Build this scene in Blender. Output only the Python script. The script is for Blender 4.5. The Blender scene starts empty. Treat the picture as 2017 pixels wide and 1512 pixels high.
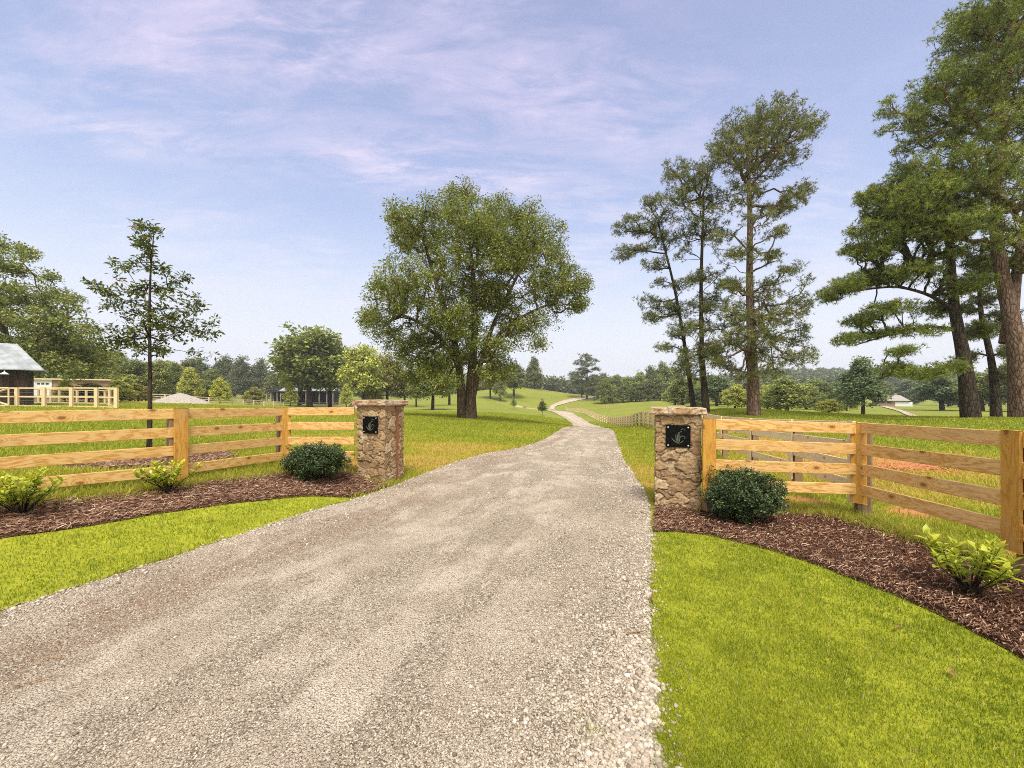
import bpy, math, random
import numpy as np
from mathutils import Vector, Matrix, noise as mn
R = math.radians
rng = np.random.default_rng(7)
random.seed(7)
scene = bpy.context.scene
col = scene.collection
F = 820.0; CX = 1008.5; HY = 778.0; EYE = 1.6      # focal length and horizon in photo pixels, eye height in metres

# ------------------------------------------------------------------ camera
cam = bpy.data.cameras.new('camera'); camo = bpy.data.objects.new('camera', cam); col.objects.link(camo)
camo.location = (0, 0, EYE); camo.rotation_euler = (R(90), 0, 0)
cam.sensor_width = 36; cam.lens = 36 * F / 2017; cam.shift_y = (HY - 756) / 2017
cam.clip_start = 0.05; cam.clip_end = 5000
scene.camera = camo
# ------------------------------------------------------------------ sun and sky
SUN_EL, SUN_AZ = 58.0, 176.0     # azimuth measured from straight ahead towards the right
sun = bpy.data.lights.new('sun', 'SUN'); sun.energy = 2.1; sun.angle = R(16); sun.color = (1, .95, .86)
suno = bpy.data.objects.new('sun', sun); col.objects.link(suno)
sv = Vector((math.sin(R(SUN_AZ)) * math.cos(R(SUN_EL)), math.cos(R(SUN_AZ)) * math.cos(R(SUN_EL)), math.sin(R(SUN_EL))))
suno.rotation_euler = sv.to_track_quat('Z', 'Y').to_euler(); suno.location = (0, 0, 60)
world = bpy.data.worlds.new('World'); scene.world = world; world.use_nodes = True

class NT:
    def __init__(s, nt): s.nt = nt; s.n = nt.nodes; s.l = nt.links
    def new(s, t, **k):
        n = s.n.new(t)
        for a, v in k.items():
            if a.startswith('i_'): n.inputs[a[2:].replace('_', ' ')].default_value = v
            else: setattr(n, a, v)
        return n
    def put(s, inp, v):
        if hasattr(v, 'is_linked') or isinstance(v, bpy.types.NodeSocket): s.l.new(v, inp)
        elif v is not None: inp.default_value = v
    def math(s, op, a, b=None, clamp=False):
        n = s.n.new('ShaderNodeMath'); n.operation = op; n.use_clamp = clamp
        s.put(n.inputs[0], a)
        if b is not None: s.put(n.inputs[1], b)
        return n.outputs[0]
    def mix(s, f, a, b, blend='MIX'):
        n = s.n.new('ShaderNodeMix'); n.data_type = 'RGBA'; n.blend_type = blend
        s.put(n.inputs[0], f); s.put(n.inputs[6], c4(a)); s.put(n.inputs[7], c4(b))
        return n.outputs[2]
    def ramp(s, f, stops, interp='LINEAR'):
        n = s.n.new('ShaderNodeValToRGB'); e = n.color_ramp; e.interpolation = interp
        while len(e.elements) < len(stops): e.elements.new(0.5)
        for i, (p, c) in enumerate(stops):
            e.elements[i].position = p; e.elements[i].color = c4(c if isinstance(c, (tuple, list)) else (c, c, c))
        s.put(n.inputs[0], f); return n.outputs[0]
    def maprange(s, v, a, b, c=0., d=1., smooth=True):
        n = s.n.new('ShaderNodeMapRange'); n.interpolation_type = 'SMOOTHSTEP' if smooth else 'LINEAR'
        s.put(n.inputs[0], v)
        for i, x in enumerate((a, b, c, d)): n.inputs[i + 1].default_value = x
        return n.outputs[0]
    def noise(s, vec, scale, detail=4, rough=.55, dist=0.):
        n = s.n.new('ShaderNodeTexNoise'); n.inputs['Scale'].default_value = scale; n.inputs['Detail'].default_value = detail
        n.inputs['Roughness'].default_value = rough; n.inputs['Distortion'].default_value = dist
        if vec is not None: s.l.new(vec, n.inputs['Vector'])
        return n.outputs[0]
    def mapping(s, vec, scale=(1, 1, 1), rot=(0, 0, 0), loc=(0, 0, 0)):
        n = s.n.new('ShaderNodeMapping'); s.l.new(vec, n.inputs[0])
        n.inputs[1].default_value = loc; n.inputs[2].default_value = rot; n.inputs[3].default_value = scale
        return n.outputs[0]
    def attr(s, name, out='Fac'):
        n = s.n.new('ShaderNodeAttribute'); n.attribute_name = name; return n.outputs[out]
def c4(c):
    if isinstance(c, (tuple, list)) and len(c) == 3: return (c[0], c[1], c[2], 1)
    return c

w = NT(world.node_tree); w.n.clear()
sky = w.new('ShaderNodeTexSky', sky_type='NISHITA', sun_disc=False, sun_elevation=R(SUN_EL), sun_rotation=R(SUN_AZ))
sky.air_density = 1.0; sky.dust_density = 1.5; sky.ozone_density = 2.0
tc = w.new('ShaderNodeTexCoord'); sx = w.new('ShaderNodeSeparateXYZ'); w.l.new(tc.outputs['Generated'], sx.inputs[0])
zz = w.math('MAXIMUM', sx.outputs[2], 0.0)
den = w.math('ADD', zz, 0.16)
cx = w.math('DIVIDE', sx.outputs[0], den); cy = w.math('DIVIDE', sx.outputs[1], den)
cb = w.new('ShaderNodeCombineXYZ'); w.l.new(cx, cb.inputs[0]); w.l.new(cy, cb.inputs[1])
P = cb.outputs[0]
big = w.noise(w.mapping(P, (0.9, 1.2, 1), (0, 0, R(25)), (1.9, 9.1, 0)), 1.0, 3, .5, .6)
fine = w.noise(w.mapping(P, (1.3, 3.2, 1), (0, 0, R(-30)), (8.2, 0.6, 0)), 2.2, 10, .66, .5)
def blob(x0, y0, ax, ay, rot, amp):       # where a sheet of cirrus hangs in the sky
    dx, dy = w.math('SUBTRACT', cx, x0), w.math('SUBTRACT', cy, y0); c_, s_ = math.cos(R(rot)), math.sin(R(rot))
    a = w.math('DIVIDE', w.math('ADD', w.math('MULTIPLY', dx, c_), w.math('MULTIPLY', dy, s_)), ax)
    b = w.math('DIVIDE', w.math('SUBTRACT', w.math('MULTIPLY', dy, c_), w.math('MULTIPLY', dx, s_)), ay)
    return w.math('MULTIPLY', w.math('EXPONENT', w.math('MULTIPLY', w.math('ADD', w.math('MULTIPLY', a, a), w.math('MULTIPLY', b, b)), -1.0)), amp)
sheet = w.math('MAXIMUM', blob(-.25, 1.36, .46, .15, 12, 1.1), blob(-.55, .92, .66, .24, -8, .85))
sheet = w.math('MAXIMUM', sheet, w.math('MAXIMUM', blob(.15, 1.12, .6, .22, 14, .7), w.math('MAXIMUM', blob(-1.3, 2.35, 1.5, .28, 10, .6), blob(.6, 1.6, .8, .22, 10, .6))))
sheet = w.math('MAXIMUM', sheet, blob(-1.05, 1.15, .3, .12, 20, .7))
cover = w.math('MAXIMUM', w.math('MULTIPLY', w.maprange(big, .38, .68), .55), sheet)
wisp = w.noise(w.mapping(P, (2.4, 6.5, 1), (0, 0, R(-24)), (2.2, 7.1, 0)), 3.0, 8, .7, .4)
cl = w.math('MULTIPLY', cover, w.math('ADD', w.math('MULTIPLY', w.maprange(fine, .36, .64), .85), w.math('MULTIPLY', w.maprange(wisp, .45, .75), .5)))
clf = w.math('MULTIPLY', cl, w.maprange(zz, .02, .2, .5, 1.0))
SK = 0.093
cloudc = w.mix(w.maprange(zz, .25, .6), (4.8, 4.75, 5.5), (3.9, 3.65, 5.0))
base = w.mix(0.78, sky.outputs[0], w.ramp(zz, [(0, (4.9, 5.1, 5.5)), (.10, (4.6, 4.9, 5.6)), (.26, (3.6, 4.15, 5.6)), (.45, (2.8, 3.3, 5.0)), (.7, (2.2, 2.5, 4.0)), (1, (2.0, 2.3, 3.8))]))
base = w.mix(w.maprange(zz, 0.02, .40, .92, .0), base, (5.0, 5.15, 5.5))
skyc = w.mix(w.math('MULTIPLY', clf, 1.25, True), base, cloudc)
skyc = w.mix(w.maprange(w.math('MULTIPLY', sx.outputs[1], -1.0), -.1, .55), skyc, (7.4, 7.2, 7.0))      # unseen sky glow added behind the camera as fill light
skyc = w.mix(w.maprange(zz, .74, .95), skyc, (11.0, 10.6, 10.2))                                          # unseen bright zenith, added for soft light from above
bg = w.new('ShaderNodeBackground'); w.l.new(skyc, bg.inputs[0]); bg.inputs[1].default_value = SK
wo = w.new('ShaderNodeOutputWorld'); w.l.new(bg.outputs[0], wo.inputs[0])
scene.view_settings.view_transform = 'Standard'; scene.view_settings.look = 'None'
scene.view_settings.exposure = 1.0; scene.view_settings.gamma = 1.0
scene.cycles.use_denoising = False
scene.cycles.filter_width = 1.0; scene.cycles.max_bounces = 6; scene.cycles.diffuse_bounces = 3; scene.cycles.transmission_bounces = 4
scene.cycles.transparent_max_bounces = 8

# ------------------------------------------------------------------ helpers
def tag(o, label=None, cat=None, group=None, kind=None):
    if label: o['label'] = label
    if cat: o['category'] = cat
    if group: o['group'] = group
    if kind: o['kind'] = kind
    return o
def link(name, data, mat=None, parent=None):
    o = bpy.data.objects.new(name, data); col.objects.link(o)
    if mat is not None and data is not None and not data.materials: data.materials.append(mat)
    if parent is not None: o.parent = parent
    return o
def empty(name, loc, rz=0., label=None, cat=None, group=None):
    o = bpy.data.objects.new(name, None); col.objects.link(o); o.location = loc; o.rotation_euler = (0, 0, rz)
    o.empty_display_size = .2
    return tag(o, label, cat, group)
def npmesh(name, V, Fc, attrs=None, smooth=False):
    V = np.asarray(V, np.float32).reshape(-1, 3); Fc = np.asarray(Fc, np.int32)
    me = bpy.data.meshes.new(name); me.vertices.add(len(V)); me.vertices.foreach_set('co', V.ravel())
    k = Fc.shape[1]; me.loops.add(Fc.size); me.loops.foreach_set('vertex_index', Fc.ravel())
    me.polygons.add(len(Fc)); me.polygons.foreach_set('loop_start', np.arange(0, Fc.size, k, dtype=np.int32))
    me.polygons.foreach_set('loop_total', np.full(len(Fc), k, np.int32))
    if smooth: me.polygons.foreach_set('use_smooth', np.ones(len(Fc), bool))
    for a, v in (attrs or {}).items():
        at = me.attributes.new(a, 'FLOAT', 'POINT'); at.data.foreach_set('value', np.asarray(v, np.float32).ravel())
    me.update(calc_edges=True); me.validate()
    return me
class MB:
    def __init__(s): s.v = []; s.f = []
    def add(s, vs, fs):
        b = len(s.v); s.v += [tuple(v) for v in vs]; s.f += [tuple(i + b for i in f) for f in fs]; return s
    def box(s, x0, x1, y0, y1, z0, z1, M=None):
        vs = [Vector((x, y, z)) for z in (z0, z1) for y in (y0, y1) for x in (x0, x1)]
        if M is not None: vs = [M @ v for v in vs]
        return s.add(vs, [(0, 2, 3, 1), (4, 5, 7, 6), (0, 1, 5, 4), (2, 6, 7, 3), (0, 4, 6, 2), (1, 3, 7, 5)])
    def bar(s, a, b, r, n=6, r2=None):
        a = Vector(a); b = Vector(b); d = (b - a).normalized(); r2 = r if r2 is None else r2
        u = d.cross(Vector((0, 0, 1)) if abs(d.z) < .9 else Vector((1, 0, 0))).normalized(); v = d.cross(u)
        vs = [c + (u * math.cos(2 * math.pi * i / n) + v * math.sin(2 * math.pi * i / n)) * q for c, q in ((a, r), (b, r2)) for i in range(n)]
        return s.add(vs, [(i, (i + 1) % n, n + (i + 1) % n, n + i) for i in range(n)] + [tuple(range(n))[::-1], tuple(range(n, 2 * n))])
    def lathe(s, prof, n=12, c=(0, 0, 0)):
        vs = [(c[0] + r * math.cos(2 * math.pi * i / n), c[1] + r * math.sin(2 * math.pi * i / n), c[2] + z) for r, z in prof for i in range(n)]
        fs = [(j * n + i, j * n + (i + 1) % n, (j + 1) * n + (i + 1) % n, (j + 1) * n + i) for j in range(len(prof) - 1) for i in range(n)]
        return s.add(vs, fs)
    def mesh(s, name):
        me = bpy.data.meshes.new(name); me.from_pydata(s.v, [], s.f); me.update(); return me
    def build(s, name, mat, parent=None, bevel=0):
        o = link(name, s.mesh(name), mat, parent)
        if bevel:
            m = o.modifiers.new('bevel', 'BEVEL'); m.width = bevel; m.segments = 1; m.limit_method = 'ANGLE'
        return o
def inpoly(x, y, poly):
    x = np.asarray(x); y = np.asarray(y); r = np.zeros(x.shape, bool); n = len(poly)
    for i in range(n):
        x0, y0 = poly[i]; x1, y1 = poly[(i + 1) % n]
        if y0 == y1: continue
        c = ((y0 > y) != (y1 > y)) & (x < (x1 - x0) * (y - y0) / (y1 - y0) + x0); r ^= c
    return r
_ph = rng.uniform(0, 6.28, (24, 2)); _dr = rng.uniform(0, 6.28, 24)
def snoise(x, y, scale):      # cheap smooth noise in about -1..1
    v = 0
    for k in range(8):
        f = scale * (1 + .37 * k); v = v + np.sin(f * (np.cos(_dr[k]) * x + np.sin(_dr[k]) * y) + _ph[k, 0]) * np.cos(f * .8 * (np.sin(_dr[k + 8]) * x + np.cos(_dr[k + 8]) * y) + _ph[k, 1])
    return v / 3.2
def smooth(t): t = np.clip(t, 0, 1); return t * t * (3 - 2 * t)

# ------------------------------------------------------------------ terrain
def W(px, D): return ((px - CX) * D / F, D)
ctrl = []
def cpx(px, py, D): x, y = W(px, D); ctrl.append((x, y, EYE - (py - HY) * D / F))
def cz(px, D, z): x, y = W(px, D); ctrl.append((x, y, z))
for r in (1, 2.5, 4.2):
    for a in range(-180, 181, 30): ctrl.append((r * math.sin(R(a)), r * math.cos(R(a)), 0))
for r in (9, 25, 80, 300, 900):
    for a in (-180, -150, -120, -90, 90, 120, 150, 180): ctrl.append((r * math.sin(R(a)), r * math.cos(R(a)), .45 if a in (-90, -120) and r < 100 else 0.0))
cz(355, 5.95, .35); cz(562, 7.6, .34); cz(0, 4.8, .42); cz(-300, 4.3, .42); cz(660, 7.7, .22); cz(735, 7.5, .02); cz(690, 6.3, 0); cz(300, 4.2, .02); cz(1340, 5.9, 0); cz(1692, 5.5, -.02); cz(2000, 3.7, 0)
cz(1000, 9, -.02); cz(1130, 8, -.03); cz(850, 11, -.03); cz(295, 8.1, .36); cz(2100, 6, 0); cz(600, 14, .18); cz(1050, 14, -.22)
cpx(1561, 955, 8.1); cpx(1477, 912, 11.5); cpx(1420, 893, 13.7)
cpx(200, 804, 30); cz(60, 30, .68); cz(0, 45, .7); cpx(300, 790, 75); cpx(470, 798, 95); cpx(690, 800, 140); cpx(540, 787, 175); cpx(100, 791, 90); cz(-300, 40, .8)
cpx(920, 824, 33); cz(700, 33, .1); cpx(1150, 842, 30); cpx(1150, 842.5, 35); cz(1000, 22, -.35)
cpx(1285, 845.5, 31); cpx(1242, 842, 43); cpx(1214, 839, 58); cpx(1199, 836, 68); cpx(1177, 829, 80); cpx(1160, 820, 100); cpx(1140, 812, 124); cpx(1113, 808, 170)
cpx(1085, 805, 165); cpx(1035, 806, 172); cpx(1083, 798, 182); cpx(1110, 792, 200); cpx(1148, 786, 212); cpx(1190, 783, 222)
cpx(1025, 761, 240); cpx(1080, 768.5, 240); cpx(1140, 776.5, 236); cpx(1000, 786, 195); cpx(1055, 784, 205); cpx(960, 790, 170); cpx(965, 770, 225); cpx(860, 780, 230)
cpx(1010, 800, 125); cpx(1068, 818, 80); cpx(880, 812, 70); cpx(840, 803, 100); cpx(1050, 822, 60)
cpx(1215, 784, 225); cpx(1280, 789, 190); cpx(1280, 797, 120); cpx(1240, 806, 100)
cpx(1400, 806, 34); cpx(1483, 818, 28); cpx(1600, 823, 26); cpx(1815, 826, 26); cpx(1912, 824, 24); cpx(2050, 824, 24); cpx(2400, 824, 24)
cz(1500, 20, .0); cz(1800, 15, .03)
cpx(1400, 806, 75); cpx(1600, 812, 80); cpx(1760, 800, 150); cpx(1790, 814, 75); cpx(1815, 823, 45); cpx(2000, 812, 75); cpx(2000, 800, 150); cpx(1350, 800, 130)
cz(1100, 300, -1); cz(1100, 420, 0); cz(1600, 300, 0); cz(400, 300, 2); cz(700, 300, 0); cz(0, 300, 3); cz(2000, 300, 0)
for p, z in ((-200, 12), (400, 10), (900, 8), (1200, 8), (1500, 22), (1650, 24), (1900, 12), (2400, 10)): cz(p, 620, z)
for p in (-400, 300, 1000, 1600, 2400): cz(p, 900, 6)
C = np.array(ctrl)
def uv(x, y): r = np.hypot(x, y); return np.stack([1.6 * np.arctan2(x, y), np.log(np.maximum(r, .7))], -1)
CU = uv(C[:, 0], C[:, 1]); 
def phi(d2): return .5 * d2 * np.log(d2 + 1e-9)
n_ = len(C); K = phi(((CU[:, None] - CU[None]) ** 2).sum(-1)) + np.eye(n_) * .004; PM = np.c_[np.ones(n_), CU]
A = np.zeros((n_ + 3, n_ + 3)); A[:n_, :n_] = K; A[:n_, n_:] = PM; A[n_:, :n_] = PM.T
_w = np.linalg.solve(A, np.r_[C[:, 2], 0, 0, 0])
def traw(x, y):
    U = uv(x, y); sh = U.shape[:-1]; U = U.reshape(-1, 2); out = np.empty(len(U))
    for i in range(0, len(U), 8000):
        u = U[i:i + 8000]; out[i:i + 8000] = phi(((u[:, None] - CU[None]) ** 2).sum(-1)) @ _w[:n_] + _w[n_] + u @ _w[n_ + 1:]
    return out.reshape(sh)
th = np.r_[np.linspace(-math.pi, R(-62), 45), np.linspace(R(-60), R(60), 361), np.linspace(R(62), math.pi, 45)]
rr = np.exp(np.linspace(math.log(.6), math.log(1100), 300))
TH, RR = np.meshgrid(th, rr); GX = RR * np.sin(TH); GY = RR * np.cos(TH); GZ = traw(GX, GY)
GZ += .012 * snoise(GX, GY, 1.3) * smooth((RR - 6) / 8) + .10 * snoise(GX, GY, .11) * smooth((RR - 40) / 60)
GZ[:, -1] = GZ[:, 0]
lr = np.log(rr)
def tz(x, y):
    x = np.asarray(x, float); y = np.asarray(y, float)
    t = np.arctan2(x, y); l = np.log(np.clip(np.hypot(x, y), rr[0] * 1.001, rr[-1] * .999))
    i = np.clip(np.searchsorted(th, t) - 1, 0, len(th) - 2); j = np.clip(np.searchsorted(lr, l) - 1, 0, len(lr) - 2)
    a = (t - th[i]) / (th[i + 1] - th[i]); b = (np.exp(l) - rr[j]) / (rr[j + 1] - rr[j])
    return (GZ[j, i] * (1 - a) + GZ[j, i + 1] * a) * (1 - b) + (GZ[j + 1, i] * (1 - a) + GZ[j + 1, i + 1] * a) * b
def hit(px, py, dmax=60.):       # where the photo's pixel meets the ground
    d = np.exp(np.linspace(math.log(.8), math.log(dmax), 4000)); x = (px - CX) * d / F; z = EYE - (py - HY) * d / F
    k = np.argmax(tz(x, d) >= z); 
    if k == 0: k = len(d) - 1
    return (float(x[k]), float(d[k]))
def T(px, D, dz=0.): x, y = W(px, D); return Vector((x, y, float(tz(x, y)) + dz))

# outlines of the ground cover, traced on the ground plane
ROAD_L = [(-8.4, -8), (-7.0, -4.5), hit(-300, 1302), hit(0, 1205), hit(300, 1108), hit(500, 1046), hit(690, 985), hit(800, 948), hit(950, 893)] + [W(1022, 14), W(1068, 18), W(1098, 24), W(1120, 32), W(1130, 45), W(1124, 65), W(1106, 95), W(1080, 128), W(1052, 152), W(1015, 166)]
ROAD_R = [(-2.7, -8), (-1.5, -4.5), (-.3, -1.5), hit(1291, 1500), hit(1287, 1280), hit(1284, 1130), hit(1285, 1030), hit(1280, 985), hit(1250, 935)] + [W(1229, 11.8), W(1219, 16), W(1212, 22.5), W(1206, 31), W(1194, 44), W(1166, 65), W(1141, 96), W(1119, 127), W(1085, 163), W(1015, 180)]
def resample(pts, n):
    pts = np.array(pts, float)
    for _ in range(3):     # chaikin
        q = np.empty((2 * len(pts), 2)); q[0] = pts[0]; q[-1] = pts[-1]
        q[1:-1:2] = .75 * pts[:-1] + .25 * pts[1:]; q[2::2] = .25 * pts[:-1] + .75 * pts[1:]; pts = q
    s = np.r_[0, np.cumsum(np.hypot(*np.diff(pts, axis=0).T))]; return pts, s
def ribbon(L, Rr, lift, name, rows=600, cols=24):
    Lp, Ls = resample(L, 0); Rp, Rs = resample(Rr, 0)
    # rows paired by control-point parameter, denser near the start
    t = np.linspace(0, 1, rows) ** 1.6
    ip = lambda p: np.stack([np.interp(t, np.linspace(0, 1, len(p)), p[:, k]) for k in (0, 1)], -1)
    a = ip(Lp); b = ip(Rp); u = np.linspace(0, 1, cols)
    XY = a[:, None] * (1 - u[None, :, None]) + b[:, None] * u[None, :, None]
    D = np.hypot(XY[..., 0], XY[..., 1]); Z = tz(XY[..., 0], XY[..., 1]) + lift + .0009 * np.clip(D - 15, 0, 999)
    wob = snoise(XY[..., 0], XY[..., 1], 9.0) * .02
    edge = (np.abs(u - .5) * 2)[None] ** 12
    XY[..., 0] += wob * edge * 2
    ids = np.arange(rows * cols).reshape(rows, cols)
    fs = np.stack([ids[:-1, :-1], ids[:-1, 1:], ids[1:, 1:], ids[1:, :-1]], -1).reshape(-1, 4)
    s = np.r_[0, np.cumsum(np.hypot(*np.diff((a + b) / 2, axis=0).T))]
    me = npmesh(name, np.dstack([XY, Z]).reshape(-1, 3), fs, {'across': np.tile(u, rows), 'along': np.repeat(s, cols)}, True)
    return me, np.r_[a, b[::-1]]
def polysheet(name, poly, lift, step=.12, dome=0.):
    poly = np.array(poly); x0, y0 = poly.min(0); x1, y1 = poly.max(0)
    gx = np.arange(x0, x1 + step, step); gy = np.arange(y0, y1 + step, step); X, Y = np.meshgrid(gx, gy)
    ins = inpoly(X, Y, poly.tolist())
    # snap outside corners onto the outline
    P0 = poly; P1 = np.roll(poly, -1, 0); q = np.stack([X.ravel(), Y.ravel()], -1)
    d = P1 - P0; tt = np.clip(((q[:, None] - P0[None]) * d[None]).sum(-1) / ((d ** 2).sum(-1)[None] + 1e-12), 0, 1)
    near = P0[None] + tt[..., None] * d[None]; dist = np.sqrt(((q[:, None] - near) ** 2).sum(-1)); k = dist.argmin(1)
    nq = near[np.arange(len(q)), k]; dm = dist.min(1).reshape(X.shape); insf = ins.ravel(); q2 = np.where(insf[:, None], q, nq)
    cell = ins[:-1, :-1] | ins[1:, :-1] | ins[:-1, 1:] | ins[1:, 1:]
    ids = np.arange(X.size).reshape(X.shape)
    fs = np.stack([ids[:-1, :-1][cell], ids[:-1, 1:][cell], ids[1:, 1:][cell], ids[1:, :-1][cell]], -1)
    z = tz(q2[:, 0], q2[:, 1]) + lift + dome * smooth(np.where(insf, dm.ravel(), 0) / .35)
    used = np.unique(fs); mp = np.zeros(X.size, int); mp[used] = np.arange(len(used))
    return npmesh(name, np.c_[q2, z][used], mp[fs], None, True)
def path(pts): return [hit(*p) if abs(p[0]) > 30 or p[1] > 500 else p for p in pts]
BED_L_NEAR = [hit(p, q) for p, q in ((-330, 1128), (0, 1062), (160, 1040), (300, 1015), (420, 998), (520, 986), (620, 978), (690, 981))]
BED_L_FAR = [hit(p, q) for p, q in ((765, 960), (745, 948), (700, 925), (640, 925), (560, 934), (420, 950), (300, 968), (100, 990), (-30, 1000), (-330, 1040))]
BED_L = BED_L_NEAR + BED_L_FAR
BED_R_NEAR = [hit(p, q) for p, q in ((1286, 1049), (1330, 1048), (1400, 1056), (1520, 1086), (1620, 1118), (1700, 1150), (1800, 1190), (1900, 1238), (2017, 1300))] + [(2.3, .9), (2.0, -1.5), (1.2, -4)]
BED_R_FAR = [(3.4, -4), (4.0, -1), (4.0, 1.5)] + [hit(p, q) for p, q in ((2017, 1118), (1850, 1078), (1700, 1035), (1620, 1012), (1540, 994), (1460, 985), (1380, 985), (1288, 985))]
BED_R = BED_R_NEAR + BED_R_FAR
LAWN_L = [hit(p, q) for p, q in ((694, 981), (690, 984), (500, 1045), (300, 1107), (0, 1204), (-300, 1300))] + [(-7.0, -4.5), (-14, -4.5), (-14, 3)] + BED_L_NEAR
LAWN_R = BED_R_NEAR[::-1] + [hit(1285, 1130), hit(1288, 1280), hit(1292, 1500), (-.3, -1.5), (-1.5, -4.5), (-2, -6), (1.2, -6)]
road_me, ROAD = ribbon(ROAD_L, ROAD_R, .006, 'driveway')
ROADP = ROAD.tolist()
RING = [(T(300, 7.8).x + 1.3 * math.cos(a) * (1 + .06 * math.sin(3 * a)), T(300, 7.8).y + 1.2 * math.sin(a)) for a in np.linspace(0, 2 * math.pi, 40)[:-1]]

# where the pasture is dry or bare clay
dry_spots = [(hit(900, 885), 2.2, .9), (hit(850, 910), 1.2, .9), (hit(1262, 930), .8, 1.0), (hit(1265, 960), .5, .9), (hit(640, 900), 1.1, .5), (hit(1650, 900), 3.2, .85), (hit(1900, 930), 2.2, .55), (hit(1560, 875), 2.4, .8), (hit(1750, 960), 1.6, .7), (hit(720, 860), 3, .4), (hit(500, 815), 9, .5), (W(400, 26), 10, .6), (W(330, 62), 14, .8), (hit(1050, 858), 2.5, .5)]
clay_spots = [(hit(1575, 985), .42, .95), (hit(1252, 905), .35, .8), (hit(695, 915), .45, .8), (hit(1640, 910), 1.1, .85), (hit(1800, 1010), .45, .8), (hit(1470, 868), 1.3, .7), (hit(1790, 915), 1.5, .8), (hit(1450, 850), 1.6, .6), (W(420, 60), 6, .4), (hit(1600, 870), 1.2, .5), (hit(1990, 1090), .35, .7)]
def spots(lst, x, y):
    v = 0
    for (c, r, k) in lst: v = np.maximum(v, k * np.exp(-((x - c[0]) ** 2 + (y - c[1]) ** 2) / (r * r)))
    return v
def dryness(x, y): 
    d = np.hypot(x, y)
    return np.clip(spots(dry_spots, x, y) + .22 * snoise(x, y, .8) * smooth(d / 10) + .12 * snoise(x, y, .25) + .26 * smooth((22 - d) / 12), 0, 1)
def clayness(x, y): return np.clip(spots(clay_spots, x, y) * (1 + .3 * snoise(x, y, 6)), 0, 1)

# ------------------------------------------------------------------ materials
def mat(name): 
    m = bpy.data.materials.new(name); m.use_nodes = True; t = NT(m.node_tree); t.n.clear()
    t.out = t.new('ShaderNodeOutputMaterial'); t.mat = m
    t.tc = t.new('ShaderNodeTexCoord'); t.obj = t.tc.outputs['Object']
    t.geo = t.new('ShaderNodeNewGeometry'); t.pos = t.geo.outputs['Position']
    return t
def bsdf(t, colr, rough=.8, bump=None, bs=.3, bd=.01, spec=.3, metal=0., transl=0.):
    b = t.new('ShaderNodeBsdfPrincipled'); t.put(b.inputs['Base Color'], c4(colr)); t.put(b.inputs['Roughness'], rough)
    b.inputs['Specular IOR Level'].default_value = spec; b.inputs['Metallic'].default_value = metal
    if bump is not None:
        bn = t.new('ShaderNodeBump'); bn.inputs['Strength'].default_value = bs; bn.inputs['Distance'].default_value = bd
        t.l.new(bump, bn.inputs['Height']); t.l.new(bn.outputs[0], b.inputs['Normal'])
    o = b.outputs[0]
    if transl:
        tr = t.new('ShaderNodeBsdfTranslucent'); t.put(tr.inputs[0], c4(colr)); mx = t.new('ShaderNodeMixShader'); mx.inputs[0].default_value = transl
        t.l.new(o, mx.inputs[1]); t.l.new(tr.outputs[0], mx.inputs[2]); o = mx.outputs[0]
    t.l.new(o, t.out.inputs[0]); return t.mat
def plain(name, c, rough=.7, var=.15, scale=8., metal=0., spec=.3):
    t = mat(name); n = t.noise(t.obj, scale, 6, .6)
    return bsdf(t, t.mix(t.maprange(n, .3, .7), tuple(x * (1 - var) for x in c), tuple(x * (1 + var) for x in c)), rough, n, .2, .01, spec, metal)
GREEN_A, GREEN_B, YEL, STRAW, CLAY = (.15, .19, .028), (.21, .23, .034), (.29, .26, .04), (.42, .28, .06), (.46, .19, .08)
def m_ground():
    t = mat('pasture ground'); n1 = t.noise(t.pos, 3.0, 8, .7); n2 = t.noise(t.pos, .12, 4, .6); n3 = t.noise(t.pos, 22, 4, .7)
    g = t.mix(t.maprange(n2, .35, .65), GREEN_A, GREEN_B)
    g = t.mix(t.maprange(n1, .42, .72), g, YEL)
    dr = t.math('ADD', t.attr('dry'), t.math('MULTIPLY', t.math('SUBTRACT', n3, .5), .6))
    g = t.mix(t.maprange(dr, .25, .8), g, STRAW)
    cl_ = t.math('ADD', t.attr('clay'), t.math('MULTIPLY', t.math('SUBTRACT', n1, .5), .8))
    g = t.mix(t.maprange(cl_, .3, .6), g, CLAY)
    return bsdf(t, g, .95, t.math('ADD', n1, t.math('MULTIPLY', n3, .5)), .6, .05, .1)
def m_blade(name, stops, transl=.35):
    t = mat(name); c = t.ramp(t.attr('tone'), stops)
    return bsdf(t, c, .55, transl=transl, spec=.25)
M = {}
M['ground'] = m_ground()
M['field_blade'] = m_blade('pasture grass', [(0, (.17, .24, .016)), (.3, (.33, .37, .03)), (.6, (.44, .42, .05)), (.85, (.54, .41, .09)), (1, (.62, .47, .19))])
M['lawn_blade'] = m_blade('lawn grass', [(0, (.12, .19, .012)), (.45, (.27, .325, .022)), (.8, (.41, .415, .035)), (.93, (.50, .48, .07)), (1, (.60, .50, .24))])
t = mat('lawn soil'); n = t.noise(t.pos, 14, 6, .7); M['lawn'] = bsdf(t, t.mix(t.maprange(n, .3, .7), (.20, .22, .015), (.34, .34, .03)), .95, n, .5, .02, .1)
t = mat('mulch bed'); n = t.noise(t.mapping(t.pos, (1, 2.2, 1)), 30, 8, .75)
M['bed'] = bsdf(t, t.ramp(n, [(.3, (.04, .018, .011)), (.5, (.13, .06, .036)), (.7, (.25, .13, .08))]), .95, n, .9, .04, .1)
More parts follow.
